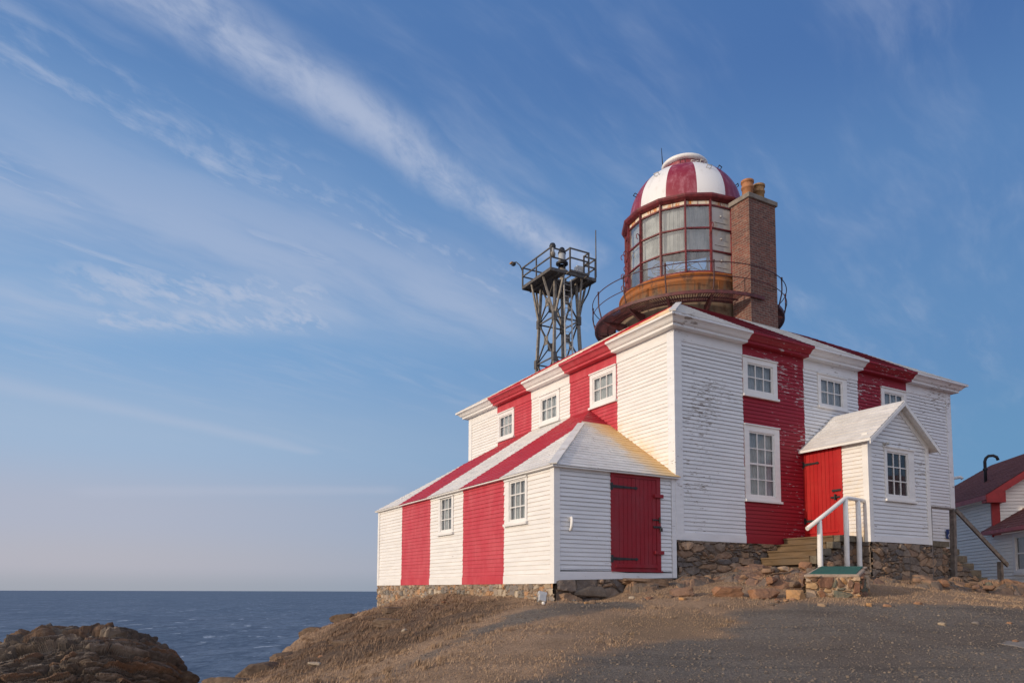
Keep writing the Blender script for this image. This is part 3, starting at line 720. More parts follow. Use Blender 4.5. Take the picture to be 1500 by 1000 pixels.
def cellmat(name, cols, mortar, lich=.25, dirt=.6):
    m, nt, b = newmat(name)
    at = node(nt, 'ShaderNodeVertexColor', layer_name='cell'); sp = node(nt, 'ShaderNodeSeparateColor', {0: at.outputs[0]}).outputs
    r = node(nt, 'ShaderNodeValToRGB', {0: sp[0]}); el = r.color_ramp.elements; r.color_ramp.interpolation = 'CONSTANT'
    while len(el) < len(cols): el.new(.5)
    for k in range(len(cols)): el[k].position = k / len(cols)
    for k, c in enumerate(cols): el[k].color = c4(c)
    v = coords(nt); n1 = noisen(nt, v, 4, 8, .68); n2 = noisen(nt, v, 22, 6, .65); n3 = noisen(nt, v, 1.4, 6, .68, .5)
    c = mixc(nt, mrange(nt, n1, .3, .72, 0, dirt), r.outputs[0], [sum(q[k] for q in cols) / len(cols) * .42 for k in range(3)])
    c = mixc(nt, mrange(nt, n3, .55, .72, 0, lich), c, (.34, .31, .26)); c = mixc(nt, mrange(nt, n2, .5, .75, 0, .35), c, [min(1, sum(q[k] for q in cols) / len(cols) * 1.6) for k in range(3)])
    c = mixc(nt, mrange(nt, sp[1], .0, .45), mixc(nt, n2, [x * .55 for x in mortar], [x * 1.35 for x in mortar]), c)
    setc(nt, b, c); b.inputs['Roughness'].default_value = .95; b.inputs['Specular IOR Level'].default_value = .18
    nt.links.new(bump(nt, mth(nt, 'MULTIPLY_ADD', n2, .6, n1), .7, .025), b.inputs['Normal']); return m
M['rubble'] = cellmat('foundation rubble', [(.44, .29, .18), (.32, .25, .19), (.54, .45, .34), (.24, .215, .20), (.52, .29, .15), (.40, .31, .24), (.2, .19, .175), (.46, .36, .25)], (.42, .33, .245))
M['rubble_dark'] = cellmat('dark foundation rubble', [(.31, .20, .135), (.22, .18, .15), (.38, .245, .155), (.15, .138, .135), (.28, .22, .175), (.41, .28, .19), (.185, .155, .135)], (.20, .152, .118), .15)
M['cairn'] = cellmat('cairn stone', [(.52, .29, .13), (.24, .12, .08), (.56, .36, .19), (.20, .12, .085), (.36, .25, .16), (.14, .15, .12), (.55, .40, .27), (.30, .15, .09)], (.50, .36, .24), .12, .4)
M['bedrock'] = cellmat('reddish bedrock', [(.36, .19, .11), (.29, .165, .10), (.42, .235, .14), (.24, .15, .11), (.33, .21, .14), (.19, .155, .13)], (.12, .075, .05), .2)
M['bedrock_grey'] = cellmat('grey brown bedrock', [(.24, .165, .115), (.29, .19, .125), (.18, .14, .11), (.32, .20, .13), (.155, .13, .11), (.26, .16, .10)], (.10, .068, .048), .2)

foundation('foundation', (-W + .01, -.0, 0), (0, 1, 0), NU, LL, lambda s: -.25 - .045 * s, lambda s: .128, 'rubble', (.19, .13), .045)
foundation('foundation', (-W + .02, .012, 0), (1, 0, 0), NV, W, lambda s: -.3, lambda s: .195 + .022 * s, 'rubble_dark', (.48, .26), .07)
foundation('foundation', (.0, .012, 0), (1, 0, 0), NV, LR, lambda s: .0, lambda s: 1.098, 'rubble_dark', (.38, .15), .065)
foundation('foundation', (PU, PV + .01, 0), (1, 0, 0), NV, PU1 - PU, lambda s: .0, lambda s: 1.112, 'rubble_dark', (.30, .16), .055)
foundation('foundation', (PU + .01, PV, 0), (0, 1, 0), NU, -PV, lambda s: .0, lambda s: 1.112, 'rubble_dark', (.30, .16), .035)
mb = MB(); mb.box((.05, .05, -.6), (LR - .05, LL - .05, 1.09)); mb.box((-W + .06, .06, -.9), (.04, LL - .06, .12)); mb.box((PU + .06, PV + .06, -.4), (PU1 - .02, .04, 1.1)); mb.build('foundation_core', 'mortar', HOUSE)

# ---- tower drum, lantern, dome
TC = (5.195, 5.05); TA = R(-133.5)                      # axis of the tower and the direction that faces the slope below
mb = MB(); mb.lathe([(2.08, 7.2), (2.08, 8.36), (2.10, 8.40), (2.10, 9.04), (2.115, 9.05), (2.115, 9.08), (2.10, 9.09), (2.10, 9.20), (2.14, 9.21), (2.15, 9.235), (2.14, 9.26), (1.80, 9.385), (1.5, 9.39)], (TC[0], TC[1], 0), 64)
for k in range(18):                                      # riveted plate seams
    a = TA + R(20 * k + 6); mb.bar((TC[0] + 2.103 * math.cos(a), TC[1] + 2.103 * math.sin(a), 8.42), (TC[0] + 2.103 * math.cos(a), TC[1] + 2.103 * math.sin(a), 9.03), .012, .012)
mb.build('tower_drum', 'drum', HOUSE)
NS = 16; RG = 1.89
def ring(k, r, z): a = TA + 2 * math.pi * k / NS; return Vector((TC[0] + r * math.cos(a), TC[1] + r * math.sin(a), z))
lv = [9.38, 10.037, 10.737, 11.437, 11.615]
fr = MB(); pane = MB(); band = MB(); pnl = MB()
SOLID = {1, 2, 3, 4}
for k in range(NS):
    a = TA + 2 * math.pi * k / NS; rad = Vector((math.cos(a), math.sin(a), 0))
    fr.bar(ring(k, RG, 9.36), ring(k, RG, 11.66), .062, .085, up=tuple(rad)); fr.bar(ring(k, RG + .04, 9.36), ring(k, RG + .04, 11.66), .026, .05, up=tuple(rad))
    for z, h in ((9.395, .05), (10.037, .042), (10.737, .042), (11.437, .042), (11.63, .04)):
        fr.bar(ring(k, RG, z), ring(k + 1, RG, z), .06, h)
    for i in range(3):
        m_ = pnl if k in SOLID else pane
        m_.quad(ring(k, RG - .01, lv[i]), ring(k + 1, RG - .01, lv[i]), ring(k + 1, RG - .01, lv[i + 1]), ring(k, RG - .01, lv[i + 1]))
        if k in SOLID:                                   # vent knob and scratch bar on each metal panel
            c = (ring(k, RG, 0) + ring(k + 1, RG, 0)) / 2; cd = (c - Vector((TC[0], TC[1], 0))).normalized(); tz = Vector((-cd.y, cd.x, 0))
            zc = (lv[i] + lv[i + 1]) / 2 + .06
            pnl.tube([c + cd * -.02 + Vector((0, 0, zc)), c + cd * .03 + Vector((0, 0, zc))], [.05, .02], 10)
            pnl.bar(c - tz * .21 + cd * .0 + Vector((0, 0, zc - .2)), c + tz * .17 + cd * .0 + Vector((0, 0, zc - .2)), .018, .02)
    band.quad(ring(k, RG - .005, lv[3]), ring(k + 1, RG - .005, lv[3]), ring(k + 1, RG - .005, lv[4]), ring(k, RG - .005, lv[4]))
    mid = (ring(k, RG, 0) + ring(k + 1, RG, 0)) / 2; fr.bar(mid + Vector((0, 0, lv[3])), mid + Vector((0, 0, lv[4])), .012, .016, up=tuple(rad))
lf = fr.build('lantern_frame', 'iron_red', HOUSE); pane.build('pane', 'lantern_glass', lf); pnl.build('metal_panel', 'panel', lf); band.build('enamel_band', 'rust_band', lf)
for k, z in ((-4, 10.25), (-3.98, 9.85), (-3, 10.66), (-3, 10.15), (-2, 10.86), (-4, 10.9), (1, 10.75)):
    c = ring(k, RG + .07, z); a = TA + 2 * math.pi * k / NS; rad = Vector((math.cos(a), math.sin(a), 0))
    pts = [c + rad * (.06 * (1 - math.cos(t))) + Vector((0, 0, .085 * math.sin(t))) for t in [x * .5 for x in range(0, 10)]]
    hk = MB(); hk.tube([c + Vector((0, 0, -.2))] + [c + Vector((0, 0, -.08))] + pts, .014, 6); hk.build('hook', 'iron_red', lf)
cu = MB(); prev = None                                   # drawn curtain inside the glass, open below
for i in range(241):
    a = TA + R(-78 + 156 * i / 240 - 8); r = 1.74 + .008 * math.sin(i * .9) + .006 * math.sin(i * 2.1 + 1)
    low = 10.06
    cur = (Vector((TC[0] + r * math.cos(a), TC[1] + r * math.sin(a), low)), Vector((TC[0] + r * math.cos(a), TC[1] + r * math.sin(a), 11.42)))
    if prev: cu.quad(prev[0], cur[0], cur[1], prev[1], 0, True)
    prev = cur
cu.build('curtain', 'lantern_curtain', lf)
ap = MB()                                                # lamp carriage: thin rods on two hubs
ap.tube([(TC[0], TC[1], 9.35), (TC[0], TC[1], 10.3)], .06, 10)
for hx, hy, hz in ((TC[0], TC[1], 9.95), (TC[0] - .15, TC[1] - .95, 9.80), (TC[0] - .95, TC[1] - .35, 9.86)):
    ap.tube([(hx, hy, hz - .06), (hx, hy, hz + .06)], .07, 10)
    for k in range(12):
        a = TA + R(30 * k + 10); l = .62; ap.tube([(hx, hy, hz), (hx + l * math.cos(a), hy + l * math.sin(a), hz + .10)], .011, 5)
    ap.tube([(hx + .6 * math.cos(R(t)), hy + .6 * math.sin(R(t)), hz + .1) for t in range(0, 360, 20)], .011, 5, closed=True)
ap.build('lamp_carriage', 'iron_black', lf)
rim = MB(); rp = [(1.86, 11.57), (1.95, 11.59), (2.03, 11.64), (2.055, 11.69), (2.055, 11.745), (1.98, 11.775), (1.78, 11.80), (1.6, 11.80)]
for k in range(NS):
    for (r0, z0), (r1, z1) in zip(rp[:-1], rp[1:]): rim.quad(ring(k, r0, z0), ring(k + 1, r0, z0), ring(k + 1, r1, z1), ring(k, r1, z1))
rim.build('lantern_rim', 'iron_red', HOUSE)
dm = MB(); dp = [(1.79, 11.79)]
for i in range(0, 19):
    t = i / 18 * math.pi / 2; r = 1.79 * math.cos(t) ** .84; z = 11.90 + 1.62 * math.sin(t)
    if r > .60: dp.append((r, z))
dp.append((.60, 11.90 + 1.62 * math.sin(math.acos((.60 / 1.79) ** (1 / .84)))))
def dmat(a, i):
    d = (math.degrees(a - TA) + 18.5) % 60
    return 0 if d < 30 else 1
dm.lathe(dp, (TC[0], TC[1], 0), 144, mfun=dmat, a0=TA - R(18.5), a1=TA - R(18.5) + 2 * math.pi)
DOME = dm.build('dome', ['dome_red', 'dome_white'], HOUSE)
vt = MB(); ztp = dp[-1][1]
vt.lathe([(.60, ztp - .03), (.60, ztp + .23)], (TC[0], TC[1], 0), 48, 0)
vt.lathe([(.60, ztp + .20), (.70, ztp + .205), (.735, ztp + .24), (.735, ztp + .29), (.70, ztp + .33), (.6, ztp + .35), (.2, ztp + .36), (.0, ztp + .36)], (TC[0], TC[1], 0), 48, 1)
vt.build('roof_vent', ['dome_red', 'dome_white'], DOME)
def dome_pt(phi, f):
    i = int(f * (len(dp) - 1)); r, z = dp[i]; r2, z2 = dp[min(i + 1, len(dp) - 1)]; a = TA + R(phi)
    n = Vector(((z2 - z) * math.cos(a), (z2 - z) * math.sin(a), r - r2)).normalized(); t = Vector((-math.sin(a), math.cos(a), 0))
    return Vector((TC[0] + r * math.cos(a), TC[1] + r * math.sin(a), z)), n, t
for phi, f, dark in ((-66, .42, 1), (-33, .55, 0), (-3, .86, 1), (28, .50, 0), (26, .74, 0), (22, .98, 0), (36, .98, 0), (58, .72, 1), (80, .45, 1), (130, .5, 0), (180, .6, 1), (-120, .6, 0)):
    p, n, t = dome_pt(phi, f); g = MB(); dv = n.cross(t)
    for q in (-.075, .075): g.tube([p + t * q, p + t * q + n * .09], .012, 6)
    g.tube([p - t * .085 + n * .09, p + t * .085 + n * .09], .014, 6); g.tube([p, p + dv * .07 * (1 if dv.z < 0 else -1)], .010, 6)
    part(g.build('grab_bar', 'iron_black' if dark else 'alu', DOME), 'black grab bar on the dome' if dark else 'pale metal grab bar on the dome')
g = MB(); b0 = Vector((4.71, 5.51, ztp - .1)); g.tube([b0, b0 + Vector((-.01, .01, .3)), b0 + Vector((-.045, .04, 1.12))], [.035, .022, .008], 8); g.tube([b0 + Vector((0, 0, .05)), b0 + Vector((0, 0, .32))], .05, 8); g.build('lightning_rod', 'iron_black', DOME)

# ---- gallery
CH0, CH1, CV0, CV1 = 4.947, 6.045, 2.20, 2.87           # chimney footprint
def inch(x, y, m=.05): return CH0 - m < x < CH1 + m and CV0 - m < y < CV1 + m
gal = MB(); gz = 8.36
N = 230
for k in range(N):
    a = 2 * math.pi * k / N; c, s_ = math.cos(a), math.sin(a)
    o = Vector((TC[0] + 2.88 * c, TC[1] + 2.88 * s_, gz)); i_ = Vector((TC[0] + 2.28 * c, TC[1] + 2.28 * s_, gz)); mid = (o + i_) / 2
    if inch(*mid[:2], .12) or inch(*o[:2], .03) or inch(*i_[:2], .1): continue
    gal.bar(i_, o, .022, .022)
def arc(r, z, n=180): return [Vector((TC[0] + r * math.cos(2 * math.pi * k / n), TC[1] + r * math.sin(2 * math.pi * k / n), z)) for k in range(n)]
def ringbar(mb, r, z, w, h, n=160, avoid=True):
    P_ = arc(r, z, n)
    for k in range(n):
        a, b = P_[k], P_[(k + 1) % n]
        if avoid and (inch(*a[:2]) or inch(*b[:2])): continue
        mb.bar(a, b, w, h)
ringbar(gal, 2.91, gz - .005, .05, .09); ringbar(gal, 2.52, gz - .02, .04, .04); ringbar(gal, 2.28, gz - .01, .05, .07)
GAL = gal.build('gallery', 'iron_gallery', HOUSE)
NP = 14
for k in range(NP):
    a = TA + R(-11.1 + 25.714 * k); c, s_ = math.cos(a), math.sin(a)
    o = Vector((TC[0] + 2.93 * c, TC[1] + 2.93 * s_, 0))
    if inch(o.x, o.y, .1): continue
    br = MB()
    p0 = Vector((TC[0] + 2.08 * c, TC[1] + 2.08 * s_, gz - .42)); p1 = Vector((TC[0] + 2.86 * c, TC[1] + 2.86 * s_, gz - .06)); p2 = Vector((TC[0] + 2.08 * c, TC[1] + 2.08 * s_, gz - .08)); t = Vector((-s_, c, 0)) * .035
    for q in (t, -t): pass
    n0 = len(br.v); br.v += [tuple(x) for x in (p0 + t, p1 + t, p2 + t, p0 - t, p1 - t, p2 - t)]
    for f in ((0, 1, 2), (5, 4, 3), (0, 3, 4, 1), (1, 4, 5, 2), (2, 5, 3, 0)): br.f.append(tuple(n0 + i for i in f)); br.m.append(0); br.sm.append(False)
    br.build('bracket', 'iron_gallery', GAL)
rl = MB()
rl.tube(arc(3.0, 9.185, 120), .014, 6, closed=True); rl.tube(arc(3.0, 8.775, 120), .012, 6, closed=True)
for k in range(NP):
    a = TA + R(-11.1 + 25.714 * k); c, s_ = math.cos(a), math.sin(a)
    pts = [(TC[0] + r * c, TC[1] + r * s_, z) for r, z in ((2.90, gz - .05), (2.92, gz + .1), (2.985, gz + .36), (3.0, gz + .5), (3.0, 9.20))]
    if inch(pts[0][0], pts[0][1], .06): continue
    rl.tube(pts, .021, 6); rl.tube([(TC[0] + 3.0 * c, TC[1] + 3.0 * s_, 9.17), (TC[0] + 3.0 * c, TC[1] + 3.0 * s_, 9.235)], .03, 6)
rl.build('railing', 'iron_dark', GAL)

# ---- chimney
ch = MB(); ch.box((CH0, CV0, 6.9), (CH1, CV1, 11.28)); CHIM = ch.build('chimney', 'brick', HOUSE, uv=True)
cp_ = MB(); cp_.box((CH0 - .055, CV0 - .055, 11.28), (CH1 + .06, CV1 + .06, 11.42)); cp_.build('chimney_cap', 'concrete', CHIM, bevel=.015)
for (u, v), m_ in (((5.33, 2.58), 'terracotta'), ((5.80, 2.58), 'terracotta_dull')):
    p = MB(); p.lathe([(.155, 11.40), (.16, 11.80), (.18, 11.81), (.183, 11.86), (.163, 11.87), (.166, 11.98), (.188, 11.985), (.188, 12.05), (.14, 12.055), (.13, 11.6)], (u, v, 0), 28)
    part(p.build('chimney_pot', m_, CHIM), 'orange clay chimney pot' if m_ == 'terracotta' else 'duller brown clay chimney pot')
fl = MB(); fl.box((CH0 - .03, CV0 - .03, 7.0), (CH1 + .03, CV1 + .03, 7.34)); fl.build('flashing', 'white_trim', CHIM)

# ================================================================== things around the door
def BX(name, boxes, mats, parent=None, bevel=.008):
    mb = MB()
    for b in boxes: mb.box(b[0], b[1], b[2] if len(b) > 2 else 0)
    return mb.build(name, mats, parent, bevel=bevel)
st = thing('timber_steps', 'stack of ochre timber steps leading up to the bright red porch door', 'steps', (CX, CY, 0), TH)
for i, (u0, zt, zb) in enumerate(((3.344, 1.25, 1.095), (3.09, 1.094, .935), (2.765, .934, .768), (2.535, .767, .58))):
    ub = 4.155 if i == 0 else (3.344, 3.09, 2.765)[i - 1] + .35
    BX('step', [((u0, -1.40, zb + .003), (ub, -.06, zt - .043)), ((u0 - .022, -1.405, zt - .04), (ub, -.055, zt))], 'timber', st, .008)
    BX('end_block', [((u0 + .012, -1.565, zb + .006), (u0 + .30, -1.403, zt - .005))], 'timber_grey', st, .012)
BX('end_block', [((3.66, -1.57, 1.10), (4.15, -1.403, 1.245))], 'timber_grey', st, .012)
mb = MB(); mb.box((2.75, -1.44, 0), (4.1, -.1, .57)); mb.box((3.35, -1.44, .57), (4.1, -.1, .93)); mb.build('core', 'mortar', st)
masonry('stone_base', (2.6, -1.46, 0), (1, 0, 0), NV, 1.55, .15, lambda s: min(1.09, .60 + .42 * s), 'rubble_dark', st, (.22, .13), .045)
rl = thing('handrail', 'round white wooden handrail on three posts beside the timber steps', 'handrail', (CX, CY, 0), TH)
VR = -1.63
mb = MB(); mb.tube([(2.20, VR, 1.325), (2.9, VR, 1.72), (3.46, VR, 2.045), (3.56, VR, 2.075), (3.75, VR, 2.07), (4.16, VR, 2.045)], .047, 12); mb.build('rail', 'white_trim', rl)
for u, zt in ((2.60, 1.52), (3.50, 2.04), (3.94, 2.03)):
    mb = MB(); mb.tube([(u - .005, VR, .1), (u, VR + .008, .7), (u - .004, VR - .006, 1.2), (u, VR, zt)], [.062, .058, .056, .052], 12); mb.build('post', 'white_trim', rl)
# stone cairn with a sloped green top
def atp(x, y, z): return Vector((x, y, z))
ca = thing('stone_plinth', 'low rubble stone plinth with a sloping green top in front of the steps', 'plinth', (6.0, 13.9, -.2))
FL, FR, BR, BL = Vector((5.40, 13.6, 0)), Vector((6.345, 13.5, 0)), Vector((6.83, 14.2, 0)), Vector((5.96, 14.3, 0))
ctr = Vector((6.0, 13.9, -.2))
def rel(p, z): return Vector((p.x, p.y, z)) - ctr
tf, tb = .30, .475
def inset2(p): c = (FL + FR + BR + BL) / 4; return p + (c - p) * .04
for a, b, za, zb_ in ((FL, FR, tf, tf), (FR, BR, tf, tb), (BR, BL, tb, tb), (BL, FL, tb, tf)):
    e = (b - a); L = e.length; e.normalize(); n = Vector((e.y, -e.x, 0))
    if ((a + b) / 2 - Vector((ctr.x, ctr.y, 0))).dot(n) < 0: n = -n
    p = a - Vector((ctr.x, ctr.y, ctr.z))
    masonry('stone_face', (p.x, p.y, -ctr.z), e, n, L, -.5, lambda s, za=za, zb_=zb_, L=L: za + (zb_ - za) * s / L - .045, 'cairn', ca, (.27, .20), .05, .015)
mb = MB(); mb.hexa([rel(inset2(p), z) for p, z in ((FL, -.5), (FR, -.5), (BR, -.5), (BL, -.5), (FL, tf - .05), (FR, tf - .05), (BR, tb - .05), (BL, tb - .05))]); mb.build('core', 'mortar', ca)
def inset(p, k): c = (FL + FR + BR + BL) / 4; return p + (c - p) * k
mb = MB(); mb.hexa([rel(inset(p, -.03), z) for p, z in ((FL, tf - .05), (FR, tf - .05), (BR, tb - .05), (BL, tb - .05))] + [rel(inset(p, -.03), z) for p, z in ((FL, tf), (FR, tf), (BR, tb), (BL, tb))]); mb.build('top_slab', 'sandstone_trim', ca, bevel=.012)
mb = MB(); mb.hexa([rel(inset(p, .13), z) for p, z in ((FL, tf + .004), (FR, tf + .004), (BR, tb - .014), (BL, tb - .014))] + [rel(inset(p, .13), z) for p, z in ((FL, tf + .022), (FR, tf + .022), (BR, tb + .004), (BL, tb + .004))]); mb.build('green_panel', 'green', ca)
# side stairs right of the porch
ss = thing('stone_stairs', 'flight of dark stone stairs going down to the right behind the porch', 'stairs', (CX, CY, 0), TH)
VS = -1.36; lv2 = [(6.60, 7.96, 1.27, 1.12), (7.6, 8.42, 1.10, .93), (8.0, 8.76, .925, .745), (8.36, 9.06, .74, .572), (8.7, 9.40, .568, .38), (9.05, 9.68, .376, .202), (9.4, 9.97, .198, .03)]
for i, (a, b, t, bt) in enumerate(lv2): BX('step', [((a, VS, bt + .004), (b, -.06, t))], 'timber_grey', ss, .012)
BX('step_block', [((6.62, VS - .03, 1.125), (7.15, VS - .004, 1.262)), ((7.17, VS - .03, 1.12), (7.93, VS - .004, 1.262))], 'timber_grey', ss, .01)
masonry('stone_side', (6.5, VS + .03, 0), (1, 0, 0), NV, 3.3, -.25, lambda s: max(.0, min(1.11, 1.11 - .56 * (s - 1.3))), 'rubble_dark', ss, (.28, .13), .05)
rr = thing('wooden_railing', 'unpainted grey wooden railing with sloping handrail beside the dark stone stairs', 'railing', (CX, CY, 0), TH)
VQ = -1.42
mb = MB(); mb.bar((7.06, VQ, .2), (7.10, VQ, 2.08), .05, .05); mb.build('post', 'grey_wood', rr)
mb = MB(); mb.bar((7.99, VQ, .0), (8.08, VQ, 2.08), .115, .115); mb.build('post', 'grey_wood', rr)
mb = MB(); mb.bar((10.18, VQ, -.2), (10.22, VQ, .80), .11, .11); mb.build('post', 'grey_wood', rr)
mb = MB(); mb.bar((7.03, VQ, 2.10), (8.12, VQ, 2.10), .06, .045); mb.build('top_rail', 'grey_wood', rr)
mb = MB(); mb.bar((8.09, VQ - .07, 2.08), (10.45, VQ - .07, .71), .045, .11); mb.build('handrail', 'grey_wood', rr)
sg = thing('access_sign', 'small dark blue sign with a white wheelchair symbol low on the wall by the stairs', 'sign', tuple(HW(10.30, -.05, 1.63)), TH)
BX('panel', [((-.14, -.012, -.13), (.14, 0, .14))], 'blue_sign', sg, .004)
mb = MB(); y = -.018
mb.tube([(.0, y, .10), (.001, y, .075)], .018, 8); mb.bar((0, y, .07), (-.005, y, .0), .02, .006); mb.bar((-.005, y, 0), (.05, y, -.005), .018, .006); mb.bar((.05, y, -.005), (.075, y, -.07), .016, .006); mb.bar((-.002, y, .04), (.04, y, .036), .013, .006)
mb.tube([(-.005 + .055 * math.cos(R(t)), y, -.045 + .055 * math.sin(R(t))) for t in range(115, 345, 15)], .0085, 6); mb.build('symbol', 'white_plain', sg)
# small floodlight on the ground by the shed
fd = thing('floodlight', 'small grey metal floodlight lying against the shed foundation', 'floodlight', (.56, 13.72, -.28), R(20))
mb = MB(); rot = Matrix.Rotation(R(-28), 3, 'X') @ Matrix.Rotation(R(14), 3, 'Y')
mb.box((-.07, -.05, .05), (.07, .05, .24), 0, rot); mb.box((-.085, -.055, .18), (.085, .03, .25), 0, rot, (0, 0, .145)); mb.build('housing', 'alu', fd, bevel=.012)
mb = MB(); mb.tube([(.01, -.05, .0), (.015, -.03, .10)], [.03, .035], 10); mb.build('lamp_end', 'white_plain', fd)
mb = MB(); mb.bar((-.09, .02, -.05), (-.09, .02, .16), .02, .01); mb.bar((.09, .02, -.05), (.09, .02, .16), .02, .01); mb.bar((-.09, .02, -.03), (.09, .02, -.03), .03, .012); mb.build('bracket', 'steel_dark', fd)

# ================================================================== skeleton beacon tower behind
BH = 16.0; bu, bv = 8.365, 17.96; BS = 2.76
bt = thing('beacon_tower', 'steel lattice beacon tower with railed square platform behind the roof', 'tower', tuple(HW(bu + BS / 2, bv + BS / 2, -.6)), TH)
h0 = BH + .6; S = BS / 2
mb = MB(); hx0, hx1, hy0, hy1 = -.45, .35, -S + .02, -S + .95        # ladder hatch
for a, b, c, d in ((-S, hx0, -S, S), (hx1, S, -S, S), (hx0, hx1, hy1, S)): mb.box((a, c, h0), (b, d, h0 + .09))
for a, b in (((-S, -S, h0 + .03), (S, -S, h0 + .03)), ((-S, S, h0 + .03), (S, S, h0 + .03)), ((-S, -S, h0 + .03), (-S, S, h0 + .03)), ((S, -S, h0 + .03), (S, S, h0 + .03))): mb.bar(a, b, .10, .16)
mb.bar((hx0, -S, h0 - .04), (hx0, -S - .42, h0 - .02), .07); mb.bar((hx1 + .3, -S, h0 - .04), (hx1 + .3, -S - .42, h0 - .02), .07); mb.bar((hx0, -S - .42, h0 - .02), (hx1 + .3, -S - .42, h0 - .02), .09, .1)
for x in (-.9, .9): mb.bar((x, -S, h0 - .06), (x, S, h0 - .06), .08, .12)
mb.build('platform', 'steel_dark', bt)
rl = MB(); r1, r2 = h0 + 1.14, h0 + .66; bz = -S - .42
path = [(-S, S), (-S, -S), (hx0 - .05, -S), (hx0 - .05, bz), (hx1 + .3, bz), (hx1 + .3, -S), (S, -S), (S, S), (-S, S)]
for z in (r1, r2):
    for (a, b), (c, d) in zip(path[:-1], path[1:]): rl.bar((a, b, z), (c, d, z), .06, .06)
for a, b in path[:-1]:
    if (a, b) == (hx0 - .05, -S): continue
    rl.bar((a, b, h0 - .02), (a, b, r1 + .03), .07, .07)
rl.bar((-S, 0, h0), (-S, 0, r1), .06); rl.bar((S, 0, h0), (S, 0, r1), .06); rl.bar((0, S, h0), (0, S, r1), .06)
rl.build('railing', 'steel_dark', bt)
tt, tbm = .66, 1.32; zt_ = h0
def lc(i, f): q = tbm + (tt - tbm) * f; sx, sy = ((-1, 1), (-1, -1), (1, -1), (1, 1))[i]; return Vector((sx * q, sy * q, .1 + (zt_ - .1) * f))
for i in range(4):
    mb = MB(); mb.bar(lc(i, 0), lc(i, 1), .13, .13); mb.build('leg', 'steel', bt)
lvl = [.02, .16, .31, .46, .605, .745, .875, .995]
mb = MB()
for k in range(len(lvl) - 1):
    f0, f1 = lvl[k], lvl[k + 1]; fm = (f0 + f1) / 2
    for i in range(4):
        j = (i + 1) % 4; a0, a1, b0, b1 = lc(i, f0), lc(i, f1), lc(j, f0), lc(j, f1)
        mb.bar(a0, b1, .065, .055); mb.bar(b0, a1, .065, .055); mb.bar(a0, b0, .06, .06)
        m_ = (a0 + b1 + b0 + a1) / 4; e = (b0 - a0).normalized(); n = Vector((e.y, -e.x, 0)); gp = MB(); gp.hexa([m_ - e * .17 - n * .02 + Vector((0, 0, -.22)), m_ + e * .17 - n * .02 + Vector((0, 0, -.22)), m_ + e * .17 + n * .02 + Vector((0, 0, -.22)), m_ - e * .17 + n * .02 + Vector((0, 0, -.22)), m_ - e * .17 - n * .02 + Vector((0, 0, .22)), m_ + e * .17 - n * .02 + Vector((0, 0, .22)), m_ + e * .17 + n * .02 + Vector((0, 0, .22)), m_ - e * .17 + n * .02 + Vector((0, 0, .22))])
        gp.build('gusset_plate', 'steel', bt); mb.box((a0.x - .11, a0.y - .11, a0.z - .22), (a0.x + .11, a0.y + .11, a0.z + .22))
mb.build('lattice', 'steel_dark', bt)
mb = MB()
for i in range(4):
    sx, sy = ((-1, 1), (-1, -1), (1, -1), (1, 1))[i]; q = lc(i, .875)
    mb.bar(q, (sx * (S - .05), sy * .55, h0), .09, .09); mb.bar(q, (sx * .55, sy * (S - .05), h0), .09, .09)
mb.build('knee_brace', 'steel', bt)
mb = MB()
for x in (-.17, .27): mb.bar((x - .12, -tbm - .12, .1), (x, -S + .62, h0 + .05), .05, .07, up=(0, 1, 0))
for k in range(52):
    f = k / 52; y = -tbm - .12 + (-S + .62 + tbm + .12) * f; mb.tube([(-.29 + .12 * f, y, .1 + (h0 - .05) * f), (.15 + .12 * f, y, .1 + (h0 - .05) * f)], .018, 5)
mb.build('ladder', 'alu', bt)
lm = MB(); lx, ly = -.02, -.35
lm.lathe([(.13, 0), (.13, .42), (.32, .43), (.32, .50), (.10, .51), (.10, .60), (.16, .66)], (lx, ly, h0 + .09), 20, 0)
lm.lathe([(.22, .82), (.32, .86), (.32, .96), (.22, 1.0)], (lx, ly, h0 + .09), 20, 1); lm.lathe([(.19, 1.0), (.19, 1.44)], (lx, ly, h0 + .09), 20, 2); lm.lathe([(.21, 1.43), (.21, 1.50), (.17, 1.60), (.14, 1.72), (.08, 1.78), (0, 1.79)], (lx, ly, h0 + .09), 20, 1)
for t in range(4): lm.bar((lx + .2 * math.cos(t * 1.57), ly + .2 * math.sin(t * 1.57), h0 + .6), (lx + .2 * math.cos(t * 1.57), ly + .2 * math.sin(t * 1.57), h0 + .95), .04, mi=1)
lm.build('beacon_lamp', ['steel', 'iron_black', 'lamp_glass'], bt)
lm = MB(); lx, ly = -S + .12, -S + .02; lm.lathe([(.02, 1.02), (.13, 1.06), (.15, 1.2), (.13, 1.26)], (lx, ly, h0 - .36), 16, 0); lm.lathe([(.10, 1.24), (.10, 1.52)], (lx, ly, h0 - .36), 16, 2); lm.lathe([(.15, 1.5), (.17, 1.6), (.12, 1.72), (0, 1.74)], (lx, ly, h0 - .36), 16, 1)
lm.build('spare_lamp', ['steel', 'iron_black', 'lamp_glass'], bt)
BX('control_box', [((.85, -.55, h0 + .55), (1.2, -.2, h0 + 1.05)), ((.75, -.62, h0 + .1), (.82, -.55, h0 + 1.0)), ((1.2, -.6, h0 + .1), (1.27, -.53, h0 + 1.05))], 'alu', bt, .01)
mb = MB(); mb.tube([(S + .05, -S + .02, h0 + .2), (S + .05, -S + .02, h0 + 2.75)], [.04, .025], 6); mb.build('antenna', 'steel_dark', bt)
